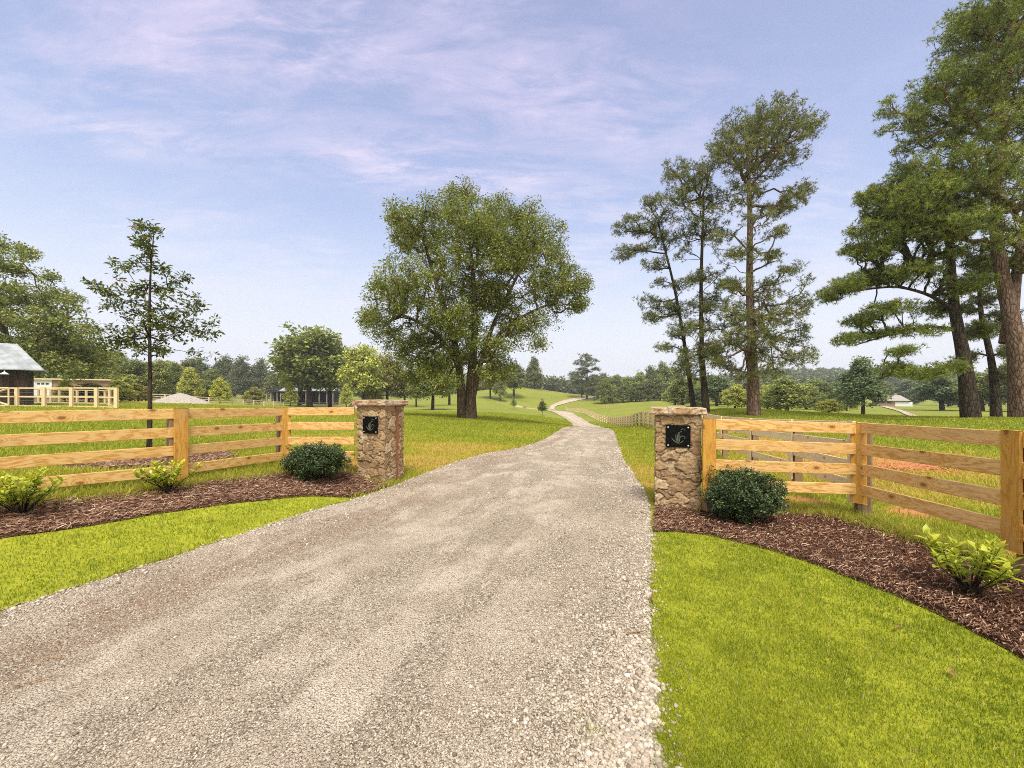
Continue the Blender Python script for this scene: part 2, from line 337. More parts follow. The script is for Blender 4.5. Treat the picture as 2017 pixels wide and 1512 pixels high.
t = mat('mulch strands'); M['mulch'] = bsdf(t, t.ramp(t.attr('tone'), [(0, (.04, .020, .013)), (.28, (.14, .07, .042)), (.58, (.28, .155, .095)), (.82, (.46, .31, .205)), (1, (.68, .55, .40))]), .85, spec=.15)
def m_road():
    t = mat('gravel drive')
    cmb = t.new('ShaderNodeCombineXYZ'); t.l.new(t.attr('across'), cmb.inputs[0]); t.l.new(t.attr('along'), cmb.inputs[1])
    strk = t.noise(t.mapping(cmb.outputs[0], (9, .55, 1)), 1.0, 5, .6, .4)
    patch = t.noise(t.mapping(t.pos, (1, 1, 1)), 1.1, 6, .65, .3)
    fine = t.noise(t.pos, 70, 5, .75); mid = t.noise(t.pos, 9, 6, .7)
    v = t.new('ShaderNodeTexVoronoi'); v.inputs['Scale'].default_value = 75; t.l.new(t.pos, v.inputs[0])
    v2 = t.new('ShaderNodeTexVoronoi'); v2.inputs['Scale'].default_value = 150; t.l.new(t.pos, v2.inputs[0])
    sep = t.new('ShaderNodeSeparateColor'); t.l.new(v.outputs['Color'], sep.inputs[0])
    stone = t.ramp(sep.outputs[0], [(0, (.23, .18, .125)), (.4, (.42, .34, .245)), (.7, (.56, .465, .345)), (1, (.74, .65, .51))])
    dust = t.mix(t.maprange(patch, .4, .62), (.56, .455, .34), (.74, .63, .49))
    warm = t.mix(t.maprange(mid, .45, .7), dust, (.40, .26, .175))
    a = t.math('ADD', t.math('MULTIPLY', strk, .6), t.math('MULTIPLY', patch, .4))
    ac = t.attr('across')
    def g(c0, wd): d = t.math('DIVIDE', t.math('SUBTRACT', t.math('ADD', ac, t.math('MULTIPLY', t.math('SUBTRACT', patch, .5), .10)), c0), wd); return t.math('EXPONENT', t.math('MULTIPLY', t.math('MULTIPLY', d, d), -1.0))
    tracks = t.math('MAXIMUM', g(.34, .075), t.math('MAXIMUM', g(.66, .07), t.math('MULTIPLY', g(.50, .04), .7)))
    fac = t.math('ADD', t.maprange(a, .45, .56, .0, .75), t.math('MULTIPLY', tracks, t.maprange(strk, .40, .56, .1, .95)), True)
    c = t.mix(t.math('MULTIPLY', g(.14, .12), t.maprange(mid, .35, .65, .1, .75)), stone, (.40, .255, .165))
    c = t.mix(fac, c, t.mix(.2, dust, warm))
    ve = t.new('ShaderNodeTexVoronoi'); ve.feature = 'DISTANCE_TO_EDGE'; ve.inputs['Scale'].default_value = 62; t.l.new(t.pos, ve.inputs[0])
    c = t.mix(t.math('MULTIPLY', t.maprange(ve.outputs[0], .02, .16, 1, 0), t.maprange(fine, .38, .6, .25, .95)), c, (.105, .082, .062))  # gaps between stones darker: dirt, with occlusion shade painted into the colour
    c = t.mix(t.maprange(fine, .54, .74, 0, .4), c, (.14, .11, .085))
    h = t.math('ADD', t.math('MULTIPLY', t.math('SUBTRACT', 1.0, v.outputs[0]), .8), t.math('ADD', t.math('MULTIPLY', fine, .8), t.math('MULTIPLY', v2.outputs[0], -.3)))
    return bsdf(t, c, .95, h, 1.0, .02, .1)
M['road'] = m_road()
t = mat('loose stones'); n = t.noise(t.pos, 120, 3, .6)
M['stones'] = bsdf(t, t.mix(t.maprange(n, .3, .8, 0, .35), t.ramp(t.attr('tone'), [(0, (.15, .12, .09)), (.3, (.36, .295, .22)), (.6, (.52, .44, .345)), (.85, (.62, .56, .47)), (1, (.72, .68, .61))]), (.2, .16, .12)), .9, spec=.15)
def m_wood(name, dark, mid_, light, knots=True):
    t = mat(name)
    oi = t.new('ShaderNodeObjectInfo')
    off = t.new('ShaderNodeVectorMath'); off.operation = 'ADD'; t.l.new(t.obj, off.inputs[0])
    cmb = t.new('ShaderNodeCombineXYZ')
    for i in range(3): t.l.new(t.math('MULTIPLY', oi.outputs['Random'], (17., 5.3, 9.1)[i]), cmb.inputs[i])
    t.l.new(cmb.outputs[0], off.inputs[1]); p = off.outputs[0]
    sp = t.new('ShaderNodeSeparateXYZ'); t.l.new(p, sp.inputs[0]); k2 = t.new('ShaderNodeCombineXYZ'); t.l.new(t.math('MULTIPLY', sp.outputs[0], 2.3), k2.inputs[0]); t.l.new(t.math('MULTIPLY', sp.outputs[2], 4.2), k2.inputs[1])
    v = t.new('ShaderNodeTexVoronoi'); v.voronoi_dimensions = '2D'; v.inputs['Scale'].default_value = 1.0; t.l.new(k2.outputs[0], v.inputs[0])
    sc_ = t.new('ShaderNodeSeparateColor'); t.l.new(v.outputs['Color'], sc_.inputs[0])
    kd = t.math('ADD', v.outputs['Distance'], t.math('MULTIPLY', t.math('GREATER_THAN', sc_.outputs[0], .6), 5.0))
    warp = t.noise(t.mapping(p, (.9, 3, 4.5)), 1.0, 4, .6, .2)
    kw = t.maprange(kd, .0, .35, 1., 0.)
    ring = t.math('ADD', t.math('MULTIPLY', warp, 26.), t.math('MULTIPLY', kw, 7.))
    gr = t.math('ABSOLUTE', t.math('SINE', t.math('MULTIPLY', ring, 1.4)))
    fib = t.noise(t.mapping(p, (3, 70, 70)), 1.0, 4, .7)
    tone = t.math('ADD', t.math('MULTIPLY', gr, .5), t.math('MULTIPLY', fib, .55))
    c = t.ramp(tone, [(.12, dark), (.45, mid_), (.8, light)])
    rw = t.math('FRACT', t.math('MULTIPLY', oi.outputs['Random'], 37.7)); c = t.mix(t.math('MULTIPLY', rw, .3), c, dark); c = t.mix(t.math('MULTIPLY', oi.outputs['Random'], .2), c, light)
    c = t.mix(t.maprange(t.noise(t.mapping(p, (1.3, 4, 4)), 1.0, 5, .7), .5, .75, 0, .35), c, (.42, .30, .19))
    if knots: c = t.mix(t.maprange(kd, .05, .10, .92, 0), c, (.14, .05, .015)); c = t.mix(t.maprange(kd, .09, .17, .45, 0), c, dark)
    return bsdf(t, c, .65, tone, .25, .004, .3)
M['wood'] = m_wood('pine boards', (.35, .15, .03), (.61, .34, .09), (.76, .51, .21))
M['post'] = m_wood('pine posts', (.30, .13, .018), (.50, .24, .035), (.60, .33, .06))
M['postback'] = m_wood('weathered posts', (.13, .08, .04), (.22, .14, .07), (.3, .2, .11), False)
M['palewood'] = m_wood('pale new timber', (.55, .36, .15), (.68, .5, .25), (.78, .62, .38), False)
M['farwood'] = plain('distant pale fence boards', (.72, .58, .38), .8, .15, 3)
def m_stone():
    t = mat('stacked stone'); n = t.noise(t.obj, 30, 8, .7); n2 = t.noise(t.obj, 9, 5, .6)
    c = t.ramp(t.attr('tone'), [(0, (.17, .11, .06)), (.25, (.38, .25, .13)), (.5, (.27, .18, .10)), (.75, (.48, .34, .19)), (1, (.56, .44, .28))])
    c = t.mix(t.maprange(n2, .4, .65, 0, .6), c, (.44, .27, .13)); c = t.mix(t.maprange(n, .48, .66, 0, .75), c, (.10, .065, .04))
    c = t.mix(t.maprange(t.noise(t.obj, 18, 4, .6), .58, .72, 0, .7), c, (.62, .53, .40))
    c = t.mix(t.attr('mortar'), c, (.20, .145, .09))
    return bsdf(t, c, .9, n, .8, .02, .2)
M['stone'] = m_stone()
t = mat('capstone'); n = t.noise(t.obj, 14, 8, .7); n2 = t.noise(t.obj, 5, 4, .6)
M['cap'] = bsdf(t, t.mix(t.maprange(n, .45, .65), t.mix(t.maprange(n2, .4, .6), (.54, .44, .31), (.40, .25, .13)), (.22, .14, .08)), .85, n, .8, .02, .2)
M['strip'] = plain('rusty brown board', (.24, .095, .045), .7, .3, 20)
M['black'] = plain('black plate', (.003, .003, .0035), .4, .2, 20, spec=.12)
M['screw'] = plain('pale screws', (.8, .82, .85), .3, .05, 20, .3)
M['etch'] = plain('etched emblem', (.13, .15, .11), .5, .3, 50)
def m_bark(name, a, b, sc=6.):
    t = mat(name); n = t.noise(t.mapping(t.obj, (1, 1, .22)), sc, 8, .75, .3)
    v = t.new('ShaderNodeTexVoronoi'); v.inputs['Scale'].default_value = sc * .8; v.feature = 'DISTANCE_TO_EDGE'; t.l.new(t.mapping(t.obj, (1, 1, .3)), v.inputs[0])
    c = t.mix(t.maprange(n, .35, .65), a, b); c = t.mix(t.maprange(v.outputs[0], 0, .12, .7, 0), c, tuple(x * .35 for x in a))
    return bsdf(t, c, .95, t.math('ADD', n, t.math('MINIMUM', t.math('MULTIPLY', v.outputs[0], 3.), .6)), .9, .06, .1)
M['bark'] = m_bark('grey brown bark', (.075, .05, .033), (.21, .15, .10), 8.)
M['pinebark'] = m_bark('pine bark', (.12, .075, .055), (.30, .20, .15), 9.)
M['darkbark'] = m_bark('dark bark', (.035, .028, .02), (.10, .075, .055), 8.)
def m_leaf(name, stops, transl=.28, rough=.5, useobj=False, spec=.35):
    t = mat(name); c = t.ramp(t.attr('tone'), stops)
    if useobj:
        oi = t.new('ShaderNodeObjectInfo'); c = t.mix(1.0, c, oi.outputs['Color'], 'MULTIPLY')
    return bsdf(t, c, rough, transl=transl, spec=spec)
M['leaf'] = m_leaf('pecan leaves', [(0, (.09, .12, .022)), (.5, (.23, .265, .05)), (.8, (.36, .38, .08)), (.93, (.38, .27, .10)), (1, (.48, .48, .17))])
M['oakleaf'] = m_leaf('young oak leaves', [(0, (.05, .07, .012)), (.5, (.11, .14, .022)), (.85, (.22, .22, .035)), (1, (.33, .2, .05))])
M['needle'] = m_leaf('pine needles', [(0, (.08, .10, .032)), (.5, (.20, .22, .06)), (1, (.36, .36, .11))], .25)
M['needle2'] = m_leaf('long pine needles', [(0, (.08, .12, .025)), (.5, (.23, .275, .045)), (1, (.47, .47, .07))], .3)
M['far'] = m_leaf('distant foliage', [(0, (.5, .5, .5)), (.5, (1, 1, 1)), (1, (1.75, 1.6, 1.35))], .25, .7, True, .15)
M['holly'] = m_leaf('holly leaves', [(0, (.016, .032, .012)), (.5, (.05, .082, .026)), (.85, (.13, .18, .055)), (1, (.32, .38, .18))], .12, .4, spec=.4)
M['lime'] = m_leaf('yellow green leaves', [(0, (.12, .18, .02)), (.4, (.29, .36, .03)), (.8, (.55, .56, .05)), (1, (.74, .70, .14))], .3, .4)
M['soil'] = plain('red clay soil', (.44, .17, .07), .95, .3, 12)

# ------------------------------------------------------------------ ground sheets
ids = np.arange(GX.size).reshape(GX.shape)
fs = np.stack([ids[:-1, :-1], ids[1:, :-1], ids[1:, 1:], ids[:-1, 1:]], -1).reshape(-1, 4)
V = np.dstack([GX, GY, GZ]).reshape(-1, 3)
cen = [0, 0, float(GZ[0].mean())]
g_me = npmesh('ground', np.vstack([V, cen]), fs, {'dry': np.r_[dryness(GX, GY).ravel(), 0], 'clay': np.r_[clayness(GX, GY).ravel(), 0]}, True)
tag(link('ground', g_me, M['ground']), 'green and yellow pasture rolling away behind the fences', 'ground', kind='structure')
tag(link('driveway', road_me, M['road']), 'pale gravel driveway running between the stone pillars and curving away', 'driveway', kind='structure')
sp_me, SPUR = ribbon([W(1078, 160), W(1082, 172), W(1084, 184), W(1108, 205), W(1148, 219), W(1192, 234), W(1235, 250)], [W(1094, 160), W(1092, 172), W(1094, 182), W(1118, 197), W(1152, 211), W(1197, 224), W(1240, 240)], .05, 'road', 120, 6)
tag(link('road', sp_me, M['road']), 'gravel track climbing the far hill to the dark pines', 'road', kind='structure')
hr_me, HR = ribbon([W(1826, 38), W(1800, 48), W(1785, 66), W(1765, 95), W(1742, 120), W(1735, 140)], [W(1862, 38), W(1826, 48), W(1800, 66), W(1778, 95), W(1756, 120), W(1748, 140)], .05, 'road', 120, 6)
tag(link('road', hr_me, M['road']), 'gravel track across the meadow to the distant house', 'road', kind='structure')
tag(link('lawn', polysheet('lawn', LAWN_R, .004), M['lawn']), 'bright green lawn right of the driveway', 'lawn', kind='structure')
tag(link('lawn', polysheet('lawn', LAWN_L, .004), M['lawn']), 'bright green lawn strip left of the driveway', 'lawn', kind='structure')
tag(link('mulch_bed', polysheet('mulch_bed', BED_R, .012, dome=.02), M['bed']), 'brown mulch bed in front of the right fence', 'mulch bed', kind='structure')
tag(link('mulch_bed', polysheet('mulch_bed', BED_L, .012, dome=.02), M['bed']), 'brown mulch bed in front of the left fence', 'mulch bed', kind='structure')
tag(link('mulch_bed', polysheet('mulch_bed', RING, .012, dome=.03), M['bed']), 'mulch ring round the young tree behind the left fence', 'mulch bed', kind='structure')

def polar_pts(n, r0, r1, a0, a1, pw=0.):
    a = rng.uniform(R(a0), R(a1), n); u = rng.uniform(0, 1, n)
    r = np.exp(math.log(r0) + u ** (1 + pw) * math.log(r1 / r0)) ; return r * np.sin(a), r * np.cos(a), r
def blades(name, x, y, h, wd, tone, lean=.5, mat_=None, lift=0.):
    n = len(x); z = tz(x, y) + lift; a = rng.uniform(0, 2 * np.pi, n); la = rng.uniform(0, 2 * np.pi, n); ln = rng.uniform(.1, 1, n) * lean * h
    dx, dy = np.cos(a) * wd / 2, np.sin(a) * wd / 2; lx, ly = np.cos(la) * ln, np.sin(la) * ln
    v = np.empty((n, 5, 3))
    v[:, 0] = np.stack([x - dx, y - dy, z - .004], -1); v[:, 1] = np.stack([x + dx, y + dy, z - .004], -1)
    v[:, 2] = np.stack([x + dx * .8 + lx * .35, y + dy * .8 + ly * .35, z + h * .6], -1); v[:, 3] = np.stack([x - dx * .8 + lx * .35, y - dy * .8 + ly * .35, z + h * .6], -1)
    v[:, 4] = np.stack([x + lx, y + ly, z + h * .95], -1)
    b = np.arange(n)[:, None] * 5
    f = np.concatenate([b + [0, 1, 2], b + [0, 2, 3], b + [3, 2, 4]])
    return link(name, npmesh(name, v, f, {'tone': np.repeat(tone, 5)}), mat_)
def near_edge(x, y, poly, amp): return inpoly(x + amp * snoise(x, y, 7.), y + amp * snoise(y, x, 9.), poly)
def lawn_grass(poly, n, a0, a1, lbl):
    x, y, r = polar_pts(n, 1.45, 9.5, a0, a1, .12)
    ex = rng.normal(0, .028, len(x)); k = near_edge(x + ex, y, poly, .03) & ~near_edge(x + ex, y, ROADP, .025); k &= rng.uniform(0, 1, len(x)) < .62 + .38 * smooth(.6 + snoise(x, y, 3.3)); x, y, r = x[k], y[k], r[k]; m = len(x)
    h = rng.uniform(.014, .036, m) * (1 + .3 * snoise(x, y, 5.)) ; wd = .0021 * np.maximum(1, r / 2.4) * rng.uniform(.7, 1.3, m)
    tone = np.clip(.42 + .12 * snoise(x, y, 1.2) + .12 * snoise(x, y, 9.) + rng.normal(0, .2, m), 0, .93); tone = np.where(rng.uniform(0, 1, m) < .035, 1., tone)
    tag(blades('grass', x, y, h, wd, tone, .75, M['lawn_blade']), lbl, 'grass', kind='stuff')
lawn_grass(LAWN_R, 480000, 12, 70, 'short bright lawn grass right of the driveway')
lawn_grass(LAWN_L, 420000, -75, -8, 'short bright lawn grass left of the driveway')
x, y, r = polar_pts(900000, 3.2, 75, -62, 62, .1)
k = ~(inpoly(x, y, ROADP) | inpoly(x, y, LAWN_L) | inpoly(x, y, LAWN_R) | inpoly(x, y, BED_L) | inpoly(x, y, BED_R) | inpoly(x, y, RING) | inpoly(x, y, HR.tolist()))
cl0 = clayness(x, y); k &= rng.uniform(0, 1, len(x)) > cl0 * 1.15
x, y, r = x[k], y[k], r[k]; m = len(x)
tone = np.clip(.30 + .5 * dryness(x, y) + .1 * snoise(x, y, 3.) + rng.normal(0, .13, m), 0, 1)
h = rng.uniform(.03, .085, m) * (1 + .3 * snoise(x, y, 1.7)) * (1 + .012 * r); wd = .0012 * np.maximum(r, 3) * rng.uniform(.6, 1.3, m)
tag(blades('grass', x, y, h, wd, tone, .8, M['field_blade']), 'patchy green and straw coloured pasture grass behind the fences', 'grass', kind='stuff')

# mulch strands, loose stones
def strands(poly, n, r0, r1, a0, a1, lbl, zf=.03):
    x, y, r = polar_pts(n, r0, r1, a0, a1, .1); k = near_edge(x, y, poly, .035); x, y, r = x[k], y[k], r[k]; n = len(x)
    L = rng.uniform(.025, .085, n); wd = rng.uniform(.003, .0075, n) * np.maximum(1, r / 5); a = rng.uniform(0, np.pi, n); tilt = rng.normal(0, .22, n)
    c, s = np.cos(a), np.sin(a); z = tz(x, y) + rng.uniform(.006, .04, n) + .012; bx, by = -s * wd / 2, c * wd / 2; bend = rng.normal(0, .012, n)
    v = np.empty((n, 6, 3))
    for i, q in enumerate((-.5, 0, .5)):
        px, py = x + c * L * q + (-s) * bend * (q == 0), y + s * L * q + c * bend * (q == 0); pz = z + np.sin(tilt) * L * q + (.006 if q == 0 else 0)
        v[:, 2 * i] = np.stack([px - bx, py - by, pz], -1); v[:, 2 * i + 1] = np.stack([px + bx, py + by, pz + wd * .4], -1)
    b = np.arange(n)[:, None] * 6; f = np.concatenate([b + [0, 1, 3, 2], b + [2, 3, 5, 4]])
    tone = np.clip(rng.beta(1.6, 2.3, n) + .1 * snoise(x, y, 4.), 0, 1)
    tag(link('mulch', npmesh('mulch', v, f, {'tone': np.repeat(tone, 6)}), M['mulch']), lbl, 'mulch', kind='stuff')
strands(BED_R, 150000, 2.0, 7.5, 12, 75, 'shredded brown mulch on the right bed')
strands(BED_L, 150000, 3.0, 9.0, -70, -10, 'shredded brown mulch on the left bed')
strands(RING, 90000, 6.5, 12.5, -46, -26, 'shredded brown mulch round the young tree')
ico = None
def ico_pts():
    g = (1 + 5 ** .5) / 2; v = np.array([(-1, g, 0), (1, g, 0), (-1, -g, 0), (1, -g, 0), (0, -1, g), (0, 1, g), (0, -1, -g), (0, 1, -g), (g, 0, -1), (g, 0, 1), (-g, 0, -1), (-g, 0, 1)]) / 1.9
    f = np.array([(0, 11, 5), (0, 5, 1), (0, 1, 7), (0, 7, 10), (0, 10, 11), (1, 5, 9), (5, 11, 4), (11, 10, 2), (10, 7, 6), (7, 1, 8), (3, 9, 4), (3, 4, 2), (3, 2, 6), (3, 6, 8), (3, 8, 9), (4, 9, 5), (2, 4, 11), (6, 2, 10), (8, 6, 7), (9, 8, 1)])
    return v, f
IV, IF = ico_pts()
def rocks(x, y, z, size, tone, name, flat=.6):
    n = len(x); v = IV[None] * (1 + rng.normal(0, .16, (n, 12, 3))) * size[:, None, None]
    v *= np.stack([rng.uniform(.75, 1.3, n), rng.uniform(.6, 1.1, n), rng.uniform(.4, .9, n) * flat / .6], -1)[:, None]
    a = rng.uniform(0, 6.28, n); c, s = np.cos(a)[:, None], np.sin(a)[:, None]; vx = v[..., 0] * c - v[..., 1] * s; vy = v[..., 0] * s + v[..., 1] * c
    v = np.stack([vx + x[:, None], vy + y[:, None], v[..., 2] + z[:, None]], -1)
    f = (np.arange(n)[:, None, None] * 12 + IF[None]).reshape(-1, 3)
    return npmesh(name, v, f, {'tone': np.repeat(tone, 12)})
x, y, r = polar_pts(260000, 1.5, 16, -64, 30, .22)
k = near_edge(x, y, ROADP, .03); k |= (rng.uniform(0, 1, len(x)) < .35) & near_edge(x + rng.normal(0, .07, len(x)), y, ROADP, .05); x, y, r = x[k], y[k], r[k]
ax = np.interp(y, [p[1] for p in ROAD_R[:12]], [p[0] for p in ROAD_R[:12]]) - x      # distance from the right edge
al = x - np.interp(y, [p[1] for p in ROAD_L[:12]], [p[0] for p in ROAD_L[:12]])
fr = al / np.maximum(al + ax, .1); trk = np.maximum(np.exp(-((fr - .34) / .07) ** 2), np.exp(-((fr - .66) / .07) ** 2))
dens = (.34 + .45 * smooth(snoise(x * .9, y * .35, 1.6))) * (1 - .8 * trk) + .8 * np.exp(-np.abs(ax) / .35) + .45 * np.exp(-np.abs(al) / .35)
k = rng.uniform(0, 1, len(x)) < dens; x, y, r, ax, al = x[k], y[k], r[k], ax[k], al[k]; n = len(x)
edge = np.exp(-np.abs(ax) / .3) + .7 * np.exp(-np.abs(al) / .25)
size = rng.uniform(.0028, .0066, n) * (1 + .75 * edge) * np.maximum(1, r / 4) ** .7; loose = smooth((snoise(x * 1.3, y * .5, 1.9) - .25) / .5); size *= np.where(rng.uniform(0, 1, n) < .02 + .16 * loose + .10 * np.minimum(edge, 1), 1.9, 1)
tone = np.clip(rng.normal(.42, .21, n) + .06 * np.minimum(edge, 1), 0, 1)
tag(link('gravel', rocks(x, y, tz(x, y) + .006 + size * .25, size, tone, 'gravel'), M['stones']), 'loose pale stones scattered over the driveway', 'gravel', kind='stuff')

# ------------------------------------------------------------------ fences
def beam(name, a, b, width, thick, out, m, parent, pl, sag=.0):
    """a board from a to b (world, along its centre line); out = horizontal direction its face looks"""
    a = Vector(a); b = Vector(b); L = (b - a).length; ex = (b - a) / L; ey = -Vector(out).normalized(); ey = (ey - ex * ey.dot(ex)).normalized(); ez = ex.cross(ey)
    n = 6; vs = []
    for i in range(n + 1):
        q = i / n; o = sag * math.sin(q * math.pi)
        for (yy, zz_) in ((-thick / 2, -width / 2), (thick / 2, -width / 2), (thick / 2, width / 2), (-thick / 2, width / 2)): vs.append((q * L, yy + o, zz_ + o * .4))
    fs = [(0, 1, 2, 3), tuple(n * 4 + k for k in (3, 2, 1, 0))]
    for i in range(n):
        for k in range(4): fs.append((i * 4 + k, (i + 1) * 4 + k, (i + 1) * 4 + (k + 1) % 4, i * 4 + (k + 1) % 4)[::-1])
    me = bpy.data.meshes.new(name); me.from_pydata(vs, [], fs); me.update()
    o = link(name, me, m, parent)
    o.matrix_local = Matrix.Translation(-Vector(pl)) @ Matrix(((ex.x, ey.x, ez.x, a.x), (ex.y, ey.y, ez.y, a.y), (ex.z, ey.z, ez.z, a.z), (0, 0, 0, 1)))
    bv = o.modifiers.new('bevel', 'BEVEL'); bv.width = .004; bv.segments = 1
    return o
def wing(pts, label, dirsign, startpost=True, last=None):
    """pts: (x, y, top z) of the board line. Seen from the camera: face board, rails, post behind"""
    loc = Vector((pts[0][0], pts[0][1], float(tz(pts[0][0], pts[0][1]))))
    f = empty('board_fence', loc, 0, label, 'fence')
    for i in range(len(pts) - 1):
        a = Vector(pts[i]); b = Vector(pts[i + 1]); d = (b - a); d.z = 0; nrm = Vector((d.y, -d.x, 0)).normalized()
        mid = (a + b) / 2
        if nrm.dot(Vector((0, 0, 0)) - Vector((mid.x, mid.y, 0))) < 0: nrm = -nrm
        for k in range(4):
            z = -.07 - .267 * k
            j = [random.uniform(-.006, .006) for _ in range(4)]
            beam('rail', a + Vector((0, 0, z + j[0])), b + Vector((0, 0, z + j[1])), .142, .027, nrm, M['wood'], f, loc, sag=random.uniform(-.008, .008))
    for i, p in enumerate(pts):
        p = Vector(p); q0 = Vector(pts[max(i - 1, 0)]); q1 = Vector(pts[min(i + 1, len(pts) - 1)]); d = q1 - q0; d.z = 0; d.normalize()
        nrm = Vector((d.y, -d.x, 0))
        if nrm.dot(-Vector((p.x, p.y, 0))) < 0: nrm = -nrm
        if i == 0 and not startpost: continue
        gz = float(tz(p.x, p.y))
        c = p + nrm * .03; beam('face_board', (c.x, c.y, p.z - 1.05), (c.x, c.y, p.z + .004), .168, .027, nrm, M['post'], f, loc)
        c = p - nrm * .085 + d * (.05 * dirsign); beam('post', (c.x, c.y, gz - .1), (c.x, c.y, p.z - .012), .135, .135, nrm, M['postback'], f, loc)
    return f
TH_ = R(18.7); ct, st = math.cos(TH_), math.sin(TH_)
Lp = (-2.275, 7.45); LPc = (Lp[0] - .3 * ct + .3 * st, Lp[1] + .3 * st + .3 * ct)       # pillar centres
Rp = (2.03, 5.9); RPc = (Rp[0] + .3 * ct + .3 * st, Rp[1] - .3 * st + .3 * ct)
wing([(2.62, 5.56, 1.285), (4.56, 5.47, 1.235), (4.39, 3.63, 1.29), (3.95, 1.75, 1.29)], 'four rail golden pine fence joining the right stone pillar', 1)
wing([(-2.88, 7.62, 1.375), (-4.14, 7.6, 1.37), (-4.74, 5.95, 1.41), (-6.5, 4.15, 1.42)], 'four rail golden pine fence joining the left stone pillar', 1, False)
def runfence(line, step, label, m, name='board_fence', rails=4, H=1.27, pitch=.267, rw=.142, pw=.13, cap_parts=100, side=1, bord=True):
    pts, s = resample(line, 0); n = max(2, int(s[-1] / step)); q = np.linspace(0, s[-1], n + 1)
    X = np.interp(q, s, pts[:, 0]); Y = np.interp(q, s, pts[:, 1]); Z = tz(X, Y)
    loc = Vector((X[0], Y[0], Z[0])); f = empty(name, loc, 0, label, 'fence'); rest = MB(); cnt = 0; restp = MB()
    for i in range(n + 1):
        j = min(i, n - 1); d = Vector((X[j + 1] - X[j], Y[j + 1] - Y[j], 0)).normalized(); nrm = Vector((d.y, -d.x, 0)) * side
        p = Vector((X[i], Y[i], Z[i])) - nrm * (pw * .5 + .014)
        far = p.y > 70
        if i < cap_parts:
            mb = MB(); Mx = Matrix(((d.x, -nrm.x, 0, p.x - loc.x), (d.y, -nrm.y, 0, p.y - loc.y), (0, 0, 1, p.z - loc.z), (0, 0, 0, 1)))
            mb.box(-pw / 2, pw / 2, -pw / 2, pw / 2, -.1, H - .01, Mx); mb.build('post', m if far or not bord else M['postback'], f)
            if bord and not far:
                mb = MB(); mb.box(-.075, .075, -pw / 2 - .069, -pw / 2 - .043, .15, H + .003, Mx); mb.build('face_board', m, f)
        if i < n:
            for k in range(rails):
                z = H - rw / 2 - pitch * k; a = Vector((X[i], Y[i], Z[i] + z)); b = Vector((X[i + 1], Y[i + 1], Z[i + 1] + z))
                if cnt < cap_parts and not far: beam('rail', a, b, rw, .027, nrm, m, f, loc); cnt += 1
                elif cnt < cap_parts: 
                    mb = MB(); e = Vector((0, 0, rw / 2)); o = nrm * .014
                    vs = [a - e + o - loc, b - e + o - loc, b + e + o - loc, a + e + o - loc, a - e - o - loc, b - e - o - loc, b + e - o - loc, a + e - o - loc]
                    mb.add(vs, [(0, 1, 2, 3), (7, 6, 5, 4), (3, 2, 6, 7), (0, 4, 5, 1), (0, 3, 7, 4), (1, 5, 6, 2)]); mb.build('rail', m, f); cnt += 1
                else:
                    e = Vector((0, 0, rw / 2)); o = nrm * .014
                    rest.add([a - e + o - loc, b - e + o - loc, b + e + o - loc, a + e + o - loc, a - e - o - loc, b - e - o - loc, b + e - o - loc, a + e - o - loc],
                             [(0, 1, 2, 3), (7, 6, 5, 4), (3, 2, 6, 7), (0, 4, 5, 1), (0, 3, 7, 4), (1, 5, 6, 2)])
    if rest.v: tag(rest.build('rail', m, f), kind='stuff')
    return f
INNER = [(4.66, 5.66), (5.43, 8.05), (6.0, 10.5), (6.45, 12.9), (7.5, 17.5), (8.7, 22.5), (10.4, 31), (12.3, 43), (14.4, 57), (15.8, 68), (16.5, 80), (18.5, 100), (20, 124), (21.7, 170)]
runfence(INNER, 2.42, 'long pale board fence following the right side of the driveway into the distance', m_wood('brightened pine boards', (.62, .40, .20), (.80, .58, .33), (.86, .68, .43)), side=-1)  # pine colours brightened to make up for the shade on these faces
runfence([W(120, 66), W(235, 70), W(330, 76), W(450, 92), W(560, 110), W(700, 138)], 3.2, 'distant pale three rail fence across the left pasture', M['farwood'], rails=3, pitch=.42, H=1.35, rw=.17, pw=.16, side=-1, bord=False)

